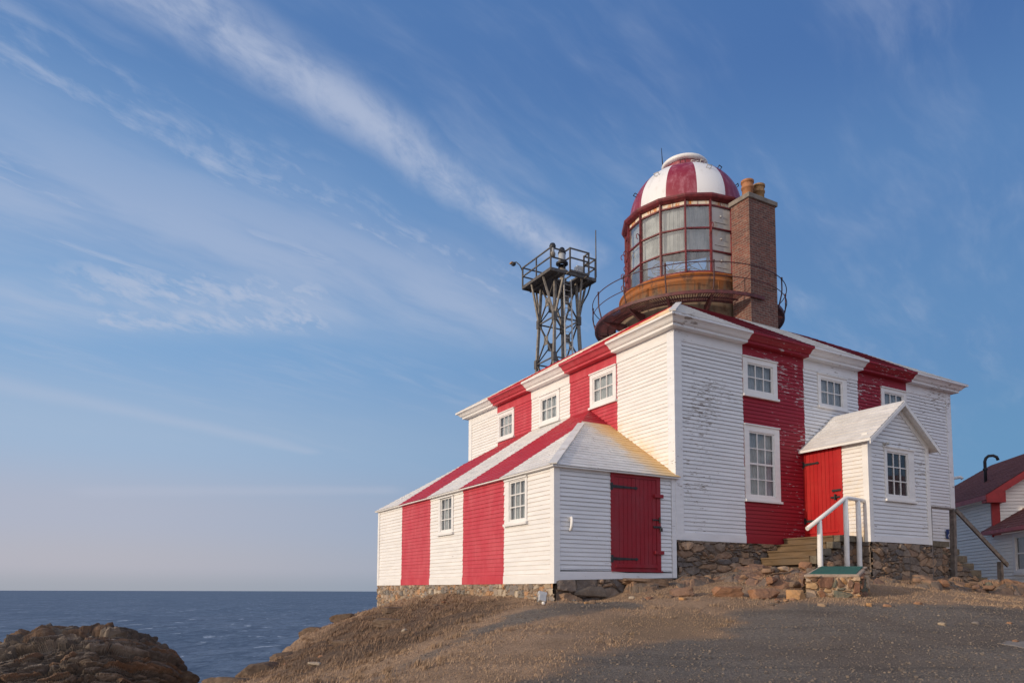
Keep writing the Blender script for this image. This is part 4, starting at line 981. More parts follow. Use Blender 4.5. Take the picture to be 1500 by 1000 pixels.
mb = MB(); mb.tube([(-S, S, h0 + .95), (-S - .12, S + .1, h0 + 1.3), (-S - .25, S + .25, h0 + 1.5), (-S - .32, S + .4, h0 + 1.52)], .03, 6); mb.box((-S - .41, S + .3, h0 + 1.36), (-S - .25, S + .5, h0 + 1.48), 0); mb.box((-S - .44, S + .42, h0 + 1.5), (-S - .32, S + .66, h0 + 1.57), 1); mb.build('camera_arm', ['iron_black', 'terracotta_dull'], bt)
mb = MB(); mb.tube([(S - .2, -S + .1, h0 - .1), (S - .35, -S + .2, h0 - .7), (S - .62, -.62, h0 - 1.6), (S - .6, -.65, h0 - 3), (S - .35, -.9, h0 - 8), (S - .1, -1.1, h0 - 14)], .04, 6); mb.build('cable', 'iron_black', bt)

# ================================================================== neighbour house
PH = math.atan((925 - 750) / 1079.57)                    # wall runs away along this bearing
def NW(p, q, z=0): d = Vector((math.sin(PH), math.cos(PH), 0)); r = Vector((math.cos(PH), -math.sin(PH), 0)); return d * p + r * q + Vector((0, 0, z))
NH = thing('white_house', 'white clapboard house with dark red roof and red trim behind the stairs', 'house', (15.078, 23.0, 0), -PH)
# local axes: x to the right along the gable wall, y away from the viewer along the side wall
zE = 3.0; SLP = .654; OVH = .30; ww = 5.1; Lh = 7.1; zRg = zE + (ww / 2 + OVH) * SLP; yR = 5.6
mb = MB()
siding(mb, (0, 0, 0), EV, NU, 0, Lh, 1.74, zE - .10, pitch=.105)
siding(mb, (0, 0, 0), EV, NU, -7.5, Lh, -.6, 1.74, pitch=.105, holes=[(-2.55, -1.25, .55, 1.70)])
mb.build('wall', ['vinyl', 'vinyl', 'lap_shade_grey', 'lap_shade_red'], NH)
mb = MB()
def glim(z):
    zt = zE + OVH * SLP - .12
    if z < zt: return (.2, ww - .2)
    k = (z - zt) / SLP; return (.02 + k, ww - .02 - k)
siding(mb, (0, 0, 0), EU, NV, 0, ww, -.6, zRg - .15, lim=glim, pitch=.105); mb.build('wall', ['vinyl', 'vinyl', 'lap_shade_grey', 'lap_shade_red'], NH)
mb = MB(); mb.box((.03, .06, -.6), (ww - .03, Lh - .03, zE - .05)); mb.build('core', 'vinyl', NH)
mb = MB()
slope(mb, (-OVH, -.30, zE), (-OVH, Lh + .3, zE), (ww / 2, -.30, zRg), (ww / 2, yR, zRg), [], 1, 24, .012)
slope(mb, (ww + OVH, -.30, zE), (ww + OVH, Lh + .3, zE), (ww / 2, -.30, zRg), (ww / 2, yR, zRg), [], 1, 24, .012)
slope(mb, (-OVH, Lh + .3, zE), (ww + OVH, Lh + .3, zE), (ww / 2 - .01, yR, zRg), (ww / 2 + .01, yR, zRg), [], 0, 24, .012)
RF = mb.build('roof', 'asphalt_roof', NH)
mb = MB(); mb.box((-OVH - .012, -.30, zE - .15), (-OVH + .03, Lh + .3, zE - .004)); part(mb.build('fascia', 'fascia_pink', NH), 'pinkish lit red eave fascia')
mb = MB(); mb.box((-OVH + .031, -.28, zE - .15), (.0, Lh, zE - .12)); mb.build('soffit', 'vinyl', NH)
mb = MB(); d = Vector((0, .06, 0)); e0 = Vector((0, 0, -.006)); t = Vector((0, 0, -.24)); b = Vector((ww / 2, -.335, zRg))
for a in (Vector((-OVH, -.335, zE)), Vector((ww + OVH, -.335, zE))): mb.hexa([a + t, a + t + d, b + t + d, b + t, a + e0, a + e0 + d, b + e0 + d, b + e0])
mb.hexa([(-OVH, -.33, zE - .24), (.25, -.33, zE - .24), (.25, .0, zE - .24), (-OVH, .0, zE - .24), (-OVH, -.33, zE - .16), (.25, -.33, zE + .1), (.25, .0, zE + .1), (-OVH, .0, zE - .16)])
mb.build('barge_board', 'fascia_red', NH)
mb = MB(); mb.box((-.034, -.036, 1.7), (.20, .012, zE - .2)); mb.box((-.034, .0125, 1.7), (.0, .04, zE - .2)); part(mb.build('corner_board', 'fascia_red', NH), 'bright red corner board under the eave')
za = 1.875; Wa = 3.0; sl2 = .60
mb = MB()
slope(mb, (-.30, -7.8, za), (-.30, .14, za), (Wa, -7.8, za + (Wa + .3) * sl2), (Wa, -.03, za + (Wa + .3) * sl2), [], 1, 20, .012)
part(mb.build('roof', 'asphalt_roof', NH), 'lower dark red annex roof')
mb = MB(); mb.box((-.312, -7.8, za - .11), (-.27, .14, za - .004)); mb.box((-.27, -7.7, za - .11), (-.03, .13, za - .08)); mb.build('fascia', 'fascia_pink', NH)
window((0, 0, 0), EV, NU, (-2.62, -1.19, .50, 1.735), (-2.45, -1.36, .66, 1.58), 1, 2, NH, curt=.9, sash_split=True, cross=0)
mb = MB(); p0 = Vector((.865, 2.317, 3.75)); mb.tube([p0 + Vector((0, 0, -.3)), p0 + Vector((0, 0, .72)), p0 + Vector((.03, -.02, .83)), p0 + Vector((.10, -.06, .90)), p0 + Vector((.22, -.12, .90)), p0 + Vector((.31, -.16, .84)), p0 + Vector((.34, -.18, .73))], .05, 12); mb.tube([p0 + Vector((0, 0, .42)), p0 + Vector((0, 0, .48))], .072, 12); part(mb.build('flue_pipe', 'flue_dark', NH), 'dark hooked flue pipe on the roof')
mb = MB(); p0 = Vector((-.36, 1.9, 3.05)); mb.tube([p0, p0 + Vector((0, 0, .76)), p0 + Vector((.03, 0, .80)), p0 + Vector((.22, -.1, .82)), p0 + Vector((.27, -.12, .75))], .055, 10); part(mb.build('vent_pipe', 'white_plain', NH), 'white elbow vent pipe at the eave')

# ================================================================== ground
CP = np.array([[5.4, 13.45, -.14], [6.3, 13.35, -.16], [7.1, 13.5, -.12], [6.9, 14.5, .02], [5.6, 14.6, .08], [0.77, 14.27, -0.2], [0.03, 15.57, -0.17], [-0.92, 17.22, -0.14], [-1.87, 18.87, -0.17], [-3.26, 21.3, -0.37], [-4.21, 22.94, -0.57], [1.18, 14.56, -0.22], [1.83, 14.94, -0.17], [2.33, 15.17, -0.02], [3.6, 15.89, 0.2], [4.66, 16.5, 0.34], [5.9, 16.98, 0.5], [8.08, 16.5, 0.25], [9.08, 17.08, 0.24], [10.12, 17.67, 0.2], [6.55, 15.86, 0.45], [5.12, 12.9, -0.22], [8.99, 13.0, -0.31], [3.83, 12.4, -0.31], [6.6, 13.0, -0.22], [0.01, 7.5, -0.93], [2.4, 7.5, -0.92], [5.08, 7.6, -0.93], [0.01, 10.6, -0.64], [1.95, 10.6, -0.64], [4.74, 10.3, -0.61], [6.91, 10.3, -0.6], [1.83, 13.2, -0.25], [3.19, 13.8, -0.09], [-1.13, 8.3, -1.03], [-2.23, 9.8, -1.22], [-3.55, 11.8, -1.48], [-5.25, 14.2, -1.78], [-2.05, 11.8, -1.05], [-3.46, 14.0, -1.24], [-1.28, 14.0, -0.6], [-2.2, 16.0, -0.69], [-2.88, 16.5, -0.86], [-5.43, 16.5, -1.59], [-5.34, 18.8, -1.33], [-5.2, 21.0, -1.06], [-4.78, 22.6, -0.83], [-0.67, 14.6, -0.42], [0.61, 13.2, -0.32], [10.51, 17.5, 0.06], [12.64, 19.0, 0.09], [0.0, 0.0, -1.6], [0.0, -6.0, -2.2], [-5.0, 4.0, -2.2], [-8.0, 0.0, -3.2], [8.0, 2.0, -1.45], [14.0, 6.0, -1.1], [20.0, 10.0, -0.7], [25.0, 20.0, 0.1], [14.0, 27.0, 0.1], [22.0, 30.0, 0.1], [40.0, 40.0, -0.5], [5.0, 35.0, -0.6], [-4.0, 30.0, -1.4], [30.0, 0.0, -1.8], [0.0, -25.0, -4.0], [-6.0, 27.0, -1.2]])
def _fit():
    n = len(CP); d = np.linalg.norm(CP[:, None, :2] - CP[None, :, :2], axis=-1)
    A = np.zeros((n + 3, n + 3)); A[:n, :n] = np.where(d > 0, d * d * np.log(d + 1e-9), 0) + .3 * np.eye(n)
    Pm = np.c_[np.ones(n), CP[:, :2]]; A[:n, n:] = Pm; A[n:, :n] = Pm.T
    return np.linalg.solve(A, np.r_[CP[:, 2], 0, 0, 0])
_w = _fit()
EDGE = np.array([(-16, -30), (-10, -2), (-7.2, 7.5), (-6.0, 12.0), (-5.35, 14.2), (-5.5, 16.5), (-5.45, 18.8), (-5.3, 21.0), (-4.95, 22.6), (-5.6, 24.5), (-7, 28), (-8, 34), (-2, 44), (10, 55), (30, 62), (70, 60), (110, 30), (120, -20), (60, -60), (0, -60), (-16, -30)], float)
def seg_d(X, Y, poly):
    best = np.full(X.shape, 1e9)
    for (x0, y0), (x1, y1) in zip(poly[:-1], poly[1:]):
        dx, dy = x1 - x0, y1 - y0; t = np.clip(((X - x0) * dx + (Y - y0) * dy) / (dx * dx + dy * dy), 0, 1)
        best = np.minimum(best, np.hypot(X - x0 - t * dx, Y - y0 - t * dy))
    return best
def inside(X, Y, poly):
    r = np.zeros(X.shape, bool)
    for (x0, y0), (x1, y1) in zip(poly[:-1], poly[1:]):
        c = ((y0 > Y) != (y1 > Y)) & (X < (x1 - x0) * (Y - y0) / (y1 - y0 + 1e-12) + x0); r ^= c
    return r
def sdf(X, Y, poly): d = seg_d(X, Y, poly); return np.where(inside(X, Y, poly), -d, d)
SEA = -30.0
def hraw(X, Y):
    X = np.asarray(X, float); Y = np.asarray(Y, float)
    d = np.sqrt((X[..., None] - CP[:, 0]) ** 2 + (Y[..., None] - CP[:, 1]) ** 2)
    k = np.where(d > 0, d * d * np.log(d + 1e-9), 0)
    z = k @ _w[:-3] + _w[-3] + _w[-2] * X + _w[-1] * Y
    far = np.clip((np.hypot(X - 6, Y - 14) - 22) / 14, 0, 1); far = far * far * (3 - 2 * far)
    z = z * (1 - far) + (-1.0) * far
    s = sdf(X, Y, EDGE); o = np.clip(s, 0, None)
    return z - np.where(o > 0, .45 * o ** 1.6 + .25 * o, 0)
def tonp(l): return np.array(l + [l[0]], float)
G1 = tonp([(-0.4, 7.2), (0.3, 7.75), (0.95, 8.7), (1.91, 9.9), (2.93, 10.6), (3.5, 11.35), (3.55, 12.1), (5.1, 12.85), (6.6, 13.0), (7.76, 12.95), (8.95, 12.95), (12, 13.4), (17, 13.5), (22, 9), (22, -10), (2, -10), (-1.0, -4), (-1.2, 5)])
G2 = tonp([(2.2, 13.15), (1.5, 13.75), (0.75, 13.55), (0.15, 13.0), (-0.35, 12.4), (-0.65, 11.6), (-1.08, 10.65), (-1.56, 9.9), (-1.97, 9.2), (-2.5, 8.3), (-2.1, 8.1), (-1.55, 8.9), (-1.05, 9.75), (-0.5, 10.7), (.05, 11.6), (0.75, 12.25), (1.5, 12.55), (2.1, 12.75)])
DK = tonp([(-1.6, 18.05), (.3, 14.6), (-0.5, 13.35), (-1.25, 12.4), (-2.05, 11.8), (-3.4, 12.2), (-4.9, 14.5), (-4.7, 18.85), (-4.3, 20.75), (-2.94, 20.0)])
OL = tonp([(2.85, 12.35), (3.56, 11.9), (3.5, 10.9), (2.37, 10.0), (1.55, 10.4), (1.41, 11.8)])
def nz(x, y, s, o=0): return noise.noise(Vector((x * s + o, y * s - o, o * .7)))
def axis(core0, core1, step, lo, hi):
    c = list(np.arange(core0, core1, step)); a = []; x = core0; d = step
    while x > lo: d *= 1.25; x -= d; a.append(x)
    b = []; x = c[-1]; d = step
    while x < hi: d *= 1.25; x += d; b.append(x)
    return np.array(a[::-1] + c + b)
gx = axis(-7.5, 14.5, .085, -70, 150); gy = axis(6.3, 20.5, .085, -90, 130)
X, Y = np.meshgrid(gx, gy, indexing='ij'); Z = hraw(X, Y)
sh = X.shape; nzv = np.zeros(sh); fine = np.zeros(sh); wob = np.zeros(sh)
core = (X > -10) & (X < 17) & (Y > 4) & (Y < 27)
for i, j in zip(*np.nonzero(core)):
    x, y = X[i, j], Y[i, j]
    nzv[i, j] = noise.fractal(Vector((x * .8, y * .8, 3)), 1.0, 2.0, 4); fine[i, j] = nz(x, y, 5.5, 2) + .6 * nz(x, y, 12, 9); wob[i, j] = nz(x, y, 1.6, 5) * .35 + nz(x, y, 5, 11) * .15
g = np.maximum(np.clip(-(sdf(X, Y, G1) + wob) / .35 + .5, 0, 1), np.clip(-(sdf(X, Y, G2) + wob * 1.3 + .04) / .3 + .5, 0, 1) * np.clip(.75 + 1.1 * wob + .25 * (Y - 10.5), .25, 1))
dk = np.clip(-(sdf(X, Y, DK) + wob * 1.6) / .9 + .5, 0, 1); ol = np.clip(-(sdf(X, Y, OL) + wob * 1.2) / .5 + .5, 0, 1)
leftness = np.clip((-X - .3) / 2.5, 0, 1) * (Y > 10)
Z = Z + core * (nzv * (.035 + .11 * leftness) * (1 - .75 * g) + fine * (.012 + .035 * leftness) * (1 - .6 * g))
def hgt(x, y):
    i = np.searchsorted(gx, x).clip(1, len(gx) - 1); j = np.searchsorted(gy, y).clip(1, len(gy) - 1)
    fx = (x - gx[i - 1]) / (gx[i] - gx[i - 1]); fy = (y - gy[j - 1]) / (gy[j] - gy[j - 1])
    return Z[i - 1, j - 1] * (1 - fx) * (1 - fy) + Z[i, j - 1] * fx * (1 - fy) + Z[i - 1, j] * (1 - fx) * fy + Z[i, j] * fx * fy
def gmask(A, x, y):
    i = np.searchsorted(gx, x).clip(1, len(gx) - 1); j = np.searchsorted(gy, y).clip(1, len(gy) - 1); return A[i, j]
def ground_mat():
    m, nt, b = newmat('heath and gravel ground')
    at = node(nt, 'ShaderNodeVertexColor', layer_name='zone'); s = node(nt, 'ShaderNodeSeparateColor', {0: at.outputs[0]}).outputs
    v = coords(nt)
    n1 = noisen(nt, v, 1.3, 6, .65); n2 = noisen(nt, v, 14, 6, .7); n3 = noisen(nt, v, 60, 4, .7); n0 = noisen(nt, v, .45, 4, .6)
    gr = mixc(nt, mrange(nt, n1, .3, .7), (.33, .22, .138), (.46, .31, .20))
    gr = mixc(nt, mrange(nt, n2, .45, .75, 0, .75), gr, (.15, .095, .058))
    dkc = mixc(nt, mrange(nt, n2, .35, .7), (.20, .135, .09), (.10, .07, .05))
    gr = mixc(nt, s[1], gr, dkc)
    gr = mixc(nt, s[2], gr, mixc(nt, n2, (.24, .16, .098), (.36, .245, .155)))
    vo = node(nt, 'ShaderNodeTexVoronoi', {'Vector': v, 'Scale': 42.0, 'Randomness': 1.0})
    gv = mixc(nt, mrange(nt, n3, .3, .7), (.16, .132, .106), (.265, .222, .18))
    gv = mixc(nt, .55, gv, mixc(nt, node(nt, 'ShaderNodeSeparateColor', {0: vo.outputs['Color']}).outputs[0], (.115, .098, .08), (.35, .30, .25)))
    gv = mixc(nt, mrange(nt, n0, .42, .62, 0, .6), gv, (.15, .115, .09))
    gv = mixc(nt, mrange(nt, n1, .5, .75, 0, .4), gv, (.08, .072, .066))
    rt = noisen(nt, coords(nt, (.28, 2.1, 1), rot=(0, 0, -.12)), 1.0, 4, .55); gv = mixc(nt, mrange(nt, rt, .50, .64, 0, .45), gv, (.20, .16, .128)); gv = mixc(nt, mrange(nt, rt, .46, .36, 0, .35), gv, (.10, .085, .072))
    setc(nt, b, mixc(nt, s[0], gr, gv)); b.inputs['Roughness'].default_value = .97; b.inputs['Specular IOR Level'].default_value = .15
    hh = mth(nt, 'ADD', mth(nt, 'MULTIPLY', vo.outputs['Distance'], .5), mth(nt, 'ADD', n2, n3))
    nt.links.new(bump(nt, hh, .9, .03), b.inputs['Normal']); return m
M['ground'] = ground_mat()
ni, nj = sh
V_ = np.stack([X, Y, Z], -1).reshape(-1, 3); idx = np.arange(ni * nj).reshape(ni, nj)
F_ = np.stack([idx[:-1, :-1], idx[1:, :-1], idx[1:, 1:], idx[:-1, 1:]], -1).reshape(-1, 4)
GO = np_mesh('ground', V_, F_, M['ground'], True); tag(GO, None, None, kind='structure')
vc = GO.data.color_attributes.new('zone', 'FLOAT_COLOR', 'POINT'); cc = np.ones((ni * nj, 4), np.float32)
cc[:, 0] = g.ravel(); cc[:, 1] = dk.ravel(); cc[:, 2] = (ol * (1 - g)).ravel(); vc.data.foreach_set('color', cc.ravel())

# dry grass: many separate blades in one object
def grass_obj():
    n = 230000
    x = rng.uniform(-6.3, 10.5, n); y = rng.uniform(7.0, 24, n); keep = (np.abs(x / y - .05) < .80)
    keep &= sdf(x, y, EDGE) < .15
    gm = gmask(g, x, y); keep &= rng.random(n) > gm * 1.02
    fp = [(HW(-W, -.02), HW(.1, -.02), HW(.1, LL), HW(-W, LL)), (HW(0, -.02), HW(LR, -.02), HW(LR, LL), HW(0, LL)), (HW(2.4, -1.6), HW(10, -1.6), HW(10, 0), HW(2.4, 0))]
    for q in fp: keep &= ~inside(x, y, np.array([(p.x, p.y) for p in q] + [(q[0].x, q[0].y)]))
    nn = np.array([noise.noise(Vector((a * 1.1, b * 1.1, 7))) for a, b in zip(x, y)])
    keep &= rng.random(n) < np.clip(.55 + nn * 1.3, .06, 1) * np.clip(1.25 - y / 26, .25, 1)
    x, y, nn = x[keep], y[keep], nn[keep]; n = len(x)
    tx = rng.uniform(-5.6, 9.5, 900); ty = rng.uniform(8.5, 21, 900); kk = (sdf(tx, ty, EDGE) < -.05) & (gmask(g, tx, ty) < .35) & (rng.random(900) < np.where(tx < -.5, 1, .30))
    for q in fp: kk &= ~inside(tx, ty, np.array([(p.x, p.y) for p in q] + [(q[0].x, q[0].y)]))
    tx, ty = tx[kk], ty[kk]; nb_ = 42; rad = rng.gamma(2.0, .028, (len(tx), nb_)); an = rng.uniform(0, 6.283, (len(tx), nb_))
    x = np.r_[x, (tx[:, None] + rad * np.cos(an)).ravel()]; y = np.r_[y, (ty[:, None] + rad * np.sin(an)).ravel()]; n0 = n; n = len(x); nn = np.r_[nn, np.full(n - n0, .2)]
    dm_ = gmask(dk, x, y); om = gmask(ol, x, y)
    lft = np.clip((-x - .5) / 2.5, 0, 1)
    z = hgt(x, y); a = rng.uniform(0, 2 * np.pi, n); h = rng.uniform(.010, .030, n) * (1 + .35 * dm_) * (1 + .9 * np.clip(nn, 0, 1) + 1.1 * lft) * (1 - .35 * om); h[n0:] = rng.uniform(.03, .085, n - n0) * np.where(x[n0:] < -.5, 1.15, .6); w = rng.uniform(.0022, .0042, n) * (1 + y / 16)
    lean = rng.uniform(.1, .9, n) * h; la = rng.uniform(-1.0, 1.6, n)
    dx, dy = np.cos(a) * w, np.sin(a) * w; lx, ly = np.cos(la) * lean, np.sin(la) * lean
    V = np.zeros((n, 5, 3)); V[:, 0] = np.c_[x - dx, y - dy, z - .01]; V[:, 1] = np.c_[x + dx, y + dy, z - .01]
    V[:, 2] = np.c_[x + dx * .7 + lx * .4, y + dy * .7 + ly * .4, z + h * .6]; V[:, 3] = np.c_[x - dx * .7 + lx * .4, y - dy * .7 + ly * .4, z + h * .6]; V[:, 4] = np.c_[x + lx, y + ly, z + h]
    b = np.arange(n)[:, None] * 5
    F = np.concatenate([b + np.array([[0, 1, 2]]), b + np.array([[0, 2, 3]]), b + np.array([[3, 2, 4]])], 0)
    m, nt, bs = newmat('dry grass blades')
    gi = node(nt, 'ShaderNodeNewGeometry'); at = node(nt, 'ShaderNodeVertexColor', layer_name='zone'); s = node(nt, 'ShaderNodeSeparateColor', {0: at.outputs[0]}).outputs
    c = mixc(nt, gi.outputs['Random Per Island'], (.24, .158, .098), (.45, .31, .20)); c = mixc(nt, mth(nt, 'MULTIPLY', s[1], .85), c, mixc(nt, gi.outputs['Random Per Island'], (.15, .095, .062), (.29, .19, .125)))
    c = mixc(nt, mth(nt, 'MULTIPLY', s[2], .85), c, mixc(nt, gi.outputs['Random Per Island'], (.20, .135, .08), (.37, .255, .16)))
    setc(nt, bs, c); bs.inputs['Roughness'].default_value = .8; bs.inputs['Specular IOR Level'].default_value = .2
    o = np_mesh('dry_grass', V.reshape(-1, 3), F, m, False); tag(o, 'short dry brown grass covering the slope below the lighthouse', 'grass', kind='stuff')
    va = o.data.color_attributes.new('zone', 'FLOAT_COLOR', 'POINT'); q = np.ones((len(o.data.vertices), 4), np.float32); q[:, 1] = np.repeat(dm_, 5); q[:, 2] = np.repeat(om, 5); va.data.foreach_set('color', q.ravel())
grass_obj()

# icosphere template and faceted stones
def ico(sub):
    bm = bmesh.new(); bmesh.ops.create_icosphere(bm, subdivisions=sub, radius=1); v = np.array([x.co[:] for x in bm.verts]); f = np.array([[q.index for q in p.verts] for p in bm.faces]); bm.free(); return v, f
ICO = {k: ico(k) for k in (1, 2, 3, 4)}
def rock_verts(sub, size, nplanes=16, rough=.05, seed=0, bed=None):
    r = np.random.default_rng(seed); v, f = ICO[sub]
    N_ = r.normal(size=(nplanes, 3)); N_ /= np.linalg.norm(N_, axis=1)[:, None]
    if bed is not None: N_ = np.r_[N_, [[0, 0, 1], [0, 0, -1], [1, 0, .1], [-1, .1, 0], [0, 1, .1], [.1, -1, 0]]]; N_ /= np.linalg.norm(N_, axis=1)[:, None]
    d = r.uniform(.62, 1.0, len(N_)); dots = v @ N_.T; rad = np.where(dots > .05, d / np.maximum(dots, .05), 9).min(1); rad = np.minimum(rad, 1.25)
    nzz = np.array([noise.fractal(Vector(p) * 2.2 + Vector((seed, 1, 2)), 1, 2, 3) for p in v]) if sub > 1 else 0
    return v * (rad * (1 + rough * nzz))[:, None] * np.asarray(size)[None, :], f
def rotz(a, tilt=0, ta=0): return np.array((Matrix.Rotation(a, 3, 'Z') @ Matrix.Rotation(tilt, 3, Vector((math.cos(ta), math.sin(ta), 0)))))
# gravel pebbles
def gravel_obj():
    v, f = ICO[1]; n = 26000; x = rng.uniform(-3.5, 12, n); y = 7.0 + 7.2 * rng.random(n) ** 1.25; k = (gmask(g, x, y) > rng.random(n) * .8 + .15) & (np.abs(x / y - .1) < .78); x, y = x[k], y[k]; n = len(x)
    s = .005 + .013 * rng.random(n) ** 5 + .022 * (rng.random(n) > .993) * rng.random(n) + .003 * y / 8 * rng.random(n); z = hgt(x, y)
    S3 = s[:, None] * rng.uniform(.6, 1.3, (n, 3)); S3[:, 2] *= .7
    a = rng.uniform(0, 6.28, n); c, si = np.cos(a), np.sin(a)
    P_ = v[None] * S3[:, None] * rng.uniform(.8, 1.2, (n, len(v), 1))
    Q = np.stack([P_[..., 0] * c[:, None] - P_[..., 1] * si[:, None] + x[:, None], P_[..., 0] * si[:, None] + P_[..., 1] * c[:, None] + y[:, None], P_[..., 2] + z[:, None] + s[:, None] * .25], -1)
    F = (f[None] + (np.arange(n) * len(v))[:, None, None]).reshape(-1, 3)
    o = np_mesh('gravel', Q.reshape(-1, 3), F, M['pebble'], False); tag(o, 'loose grey gravel stones scattered over the driveway and path', 'gravel', kind='stuff')
gravel_obj()

def rock_thing(name, label, cat, pieces, mat, group=None, base=None):
    """pieces: (x, y, z, (sx, sy, sz), rotz, tilt, tilt axis, subdiv)"""
    V = []; F = []; n = 0
    base = base or pieces[0][:3]
    for q in pieces:
        x, y, z, s, a, t, ta, sub = q; v, f = rock_verts(sub, s, 9, .09, random.randint(0, 9999), bed=True); v = v @ rotz(a, t, ta).T + np.array([x - base[0], y - base[1], z - base[2]]); V.append(v); F.append(f + n); n += len(v)
    V = np.concatenate(V); o = np_mesh(name, V, np.concatenate(F), M[mat], False); o.location = base
    if mat in ('rubble', 'rubble_dark', 'cairn', 'bedrock', 'bedrock_grey'): set_cell_attr(o, np.full(len(V), next((t for w_, t in (('orange', .04), ('reddish', .04), ('pale', .30), ('tan', .60), ('squared grey', .70), ('dark flat', .70), ('brown slab', .22)) if w_ in label), random.random())), np.ones(len(V)), np.full(len(V), random.random()))
    return tag(o, label, cat, group)
U_ = random.uniform
def hg(x, y): return float(hgt(np.array([x]), np.array([y]))[0])
# fractured bedrock: a relief sheet of tilted, cracked blocks rising out of the soil
def bedrock(name, label, u0, u1, v0, v1, env, mat, cell=.34, amp=.22, ang=.35, res=.026, stretch=1.6):
    SEED[0] += 13; sd_ = SEED[0]
    uu, vv = np.meshgrid(np.arange(u0, u1, res), np.arange(v0, v1, res), indexing='ij')
    x = CX + uu * cs - vv * sn; y = CY + uu * sn + vv * cs
    ca_, sa_ = math.cos(ang), math.sin(ang); a_ = (uu * ca_ + vv * sa_) / (cell * stretch) + fbm(uu * 1.5, vv * 1.5, sd_) * .9; b_ = (-uu * sa_ + vv * ca_) / cell + fbm(uu * 1.5 + 7, vv * 1.5, sd_ + 1) * .9
    i, j, ed, ox, oy = cells(a_, b_, sd_, .95); i2, j2, ed2, ox2, oy2 = cells(a_ * 2.3 + 3, b_ * 2.1 + 1, sd_ + 2, .95)
    r = hash2(i, j, sd_ + 3); t1 = hash2(i, j, sd_ + 4) - .5; t2 = hash2(i, j, sd_ + 5) - .5; r2 = hash2(i2 + i * 3, j2, sd_ + 6)
    E = np.clip(env(uu, vv) + fbm(uu * 1.3, vv * 1.3, sd_ + 8) * .7, -1, 1)
    h = amp * (E * .55 + E.clip(0, 1) * ((r - .5) * 1.3 + 1.5 * (t1 * ox + t2 * oy) + (r2 - .5) * .30)) + .05 * fbm(uu * 5, vv * 5, sd_ + 9) * (E > 0)
    crack = np.clip(1 - ed / .12, 0, 1) * .085 + np.clip(1 - ed2 / .09, 0, 1) * .022
    z = hgt(x, y) + h - crack * E.clip(0, 1) - .03
    bx, by = CX + (u0 + u1) / 2 * cs - (v0 + v1) / 2 * sn, CY + (u0 + u1) / 2 * sn + (v0 + v1) / 2 * cs; bz = hg(bx, by)
    o = np_mesh(name, np.stack([x - bx, y - by, z - bz], -1).reshape(-1, 3), grid_faces(*uu.shape), M[mat], False); o.location = (bx, by, bz)
    set_cell_attr(o, hash2(i, j, sd_ + 11) * .7 + r2 * .3, np.clip(np.minimum(ed / .10, ed2 / .06 + .25), 0, 1), r2); return tag(o, label, 'rock')
def bump_(x, a, b, s): return np.clip((x - a) / s, 0, 1) * np.clip((b - x) / s, 0, 1)
bedrock('bedrock_outcrop', 'reddish cracked bedrock ledge below the timber steps, left of the plinth', -.2, 4.2, -3.0, -.04, lambda u, v: np.minimum(.9, 2.4 * bump_(u, .3, 4.15, .9) * bump_(v, -2.95 + .1 * (u - 1), -.05 - 1.45 * (u > 2.3), .5)) - .30, 'bedrock', .40, .22)
bedrock('rock_ledge', 'dark brown rock ledge beneath the right corner of the shed', -1.9, 1.7, -1.15, -.04, lambda u, v: np.minimum(.9, 2.2 * bump_(u, -1.7, 1.6, .5) * bump_(v, -1.0, .2, .35)) - .22, 'bedrock_grey', .30, .22, .1)
bedrock('rock_ledge', 'low brown rock ledge in front of the porch foundation, right of the plinth', 4.0, 9.2, -3.5, -1.70, lambda u, v: np.minimum(.9, 2.2 * bump_(u, 4.1, 9.1, .7) * bump_(v, -3.1 - .05 * (u - 4), -1.45, .40)) - .20, 'bedrock_grey', .40, .27, .05)
bedrock('bedrock_outcrop', 'reddish bedrock mound at the foot of the wooden railing on the right', 7.0, 12.6, -5.0, -1.45, lambda u, v: np.minimum(.9, 2.2 * bump_(u, 7.0, 12.8, .9) * bump_(v, -4.6 + .12 * (u - 7), -1.5, .8)) - .20, 'bedrock', .48, .25, -.2)
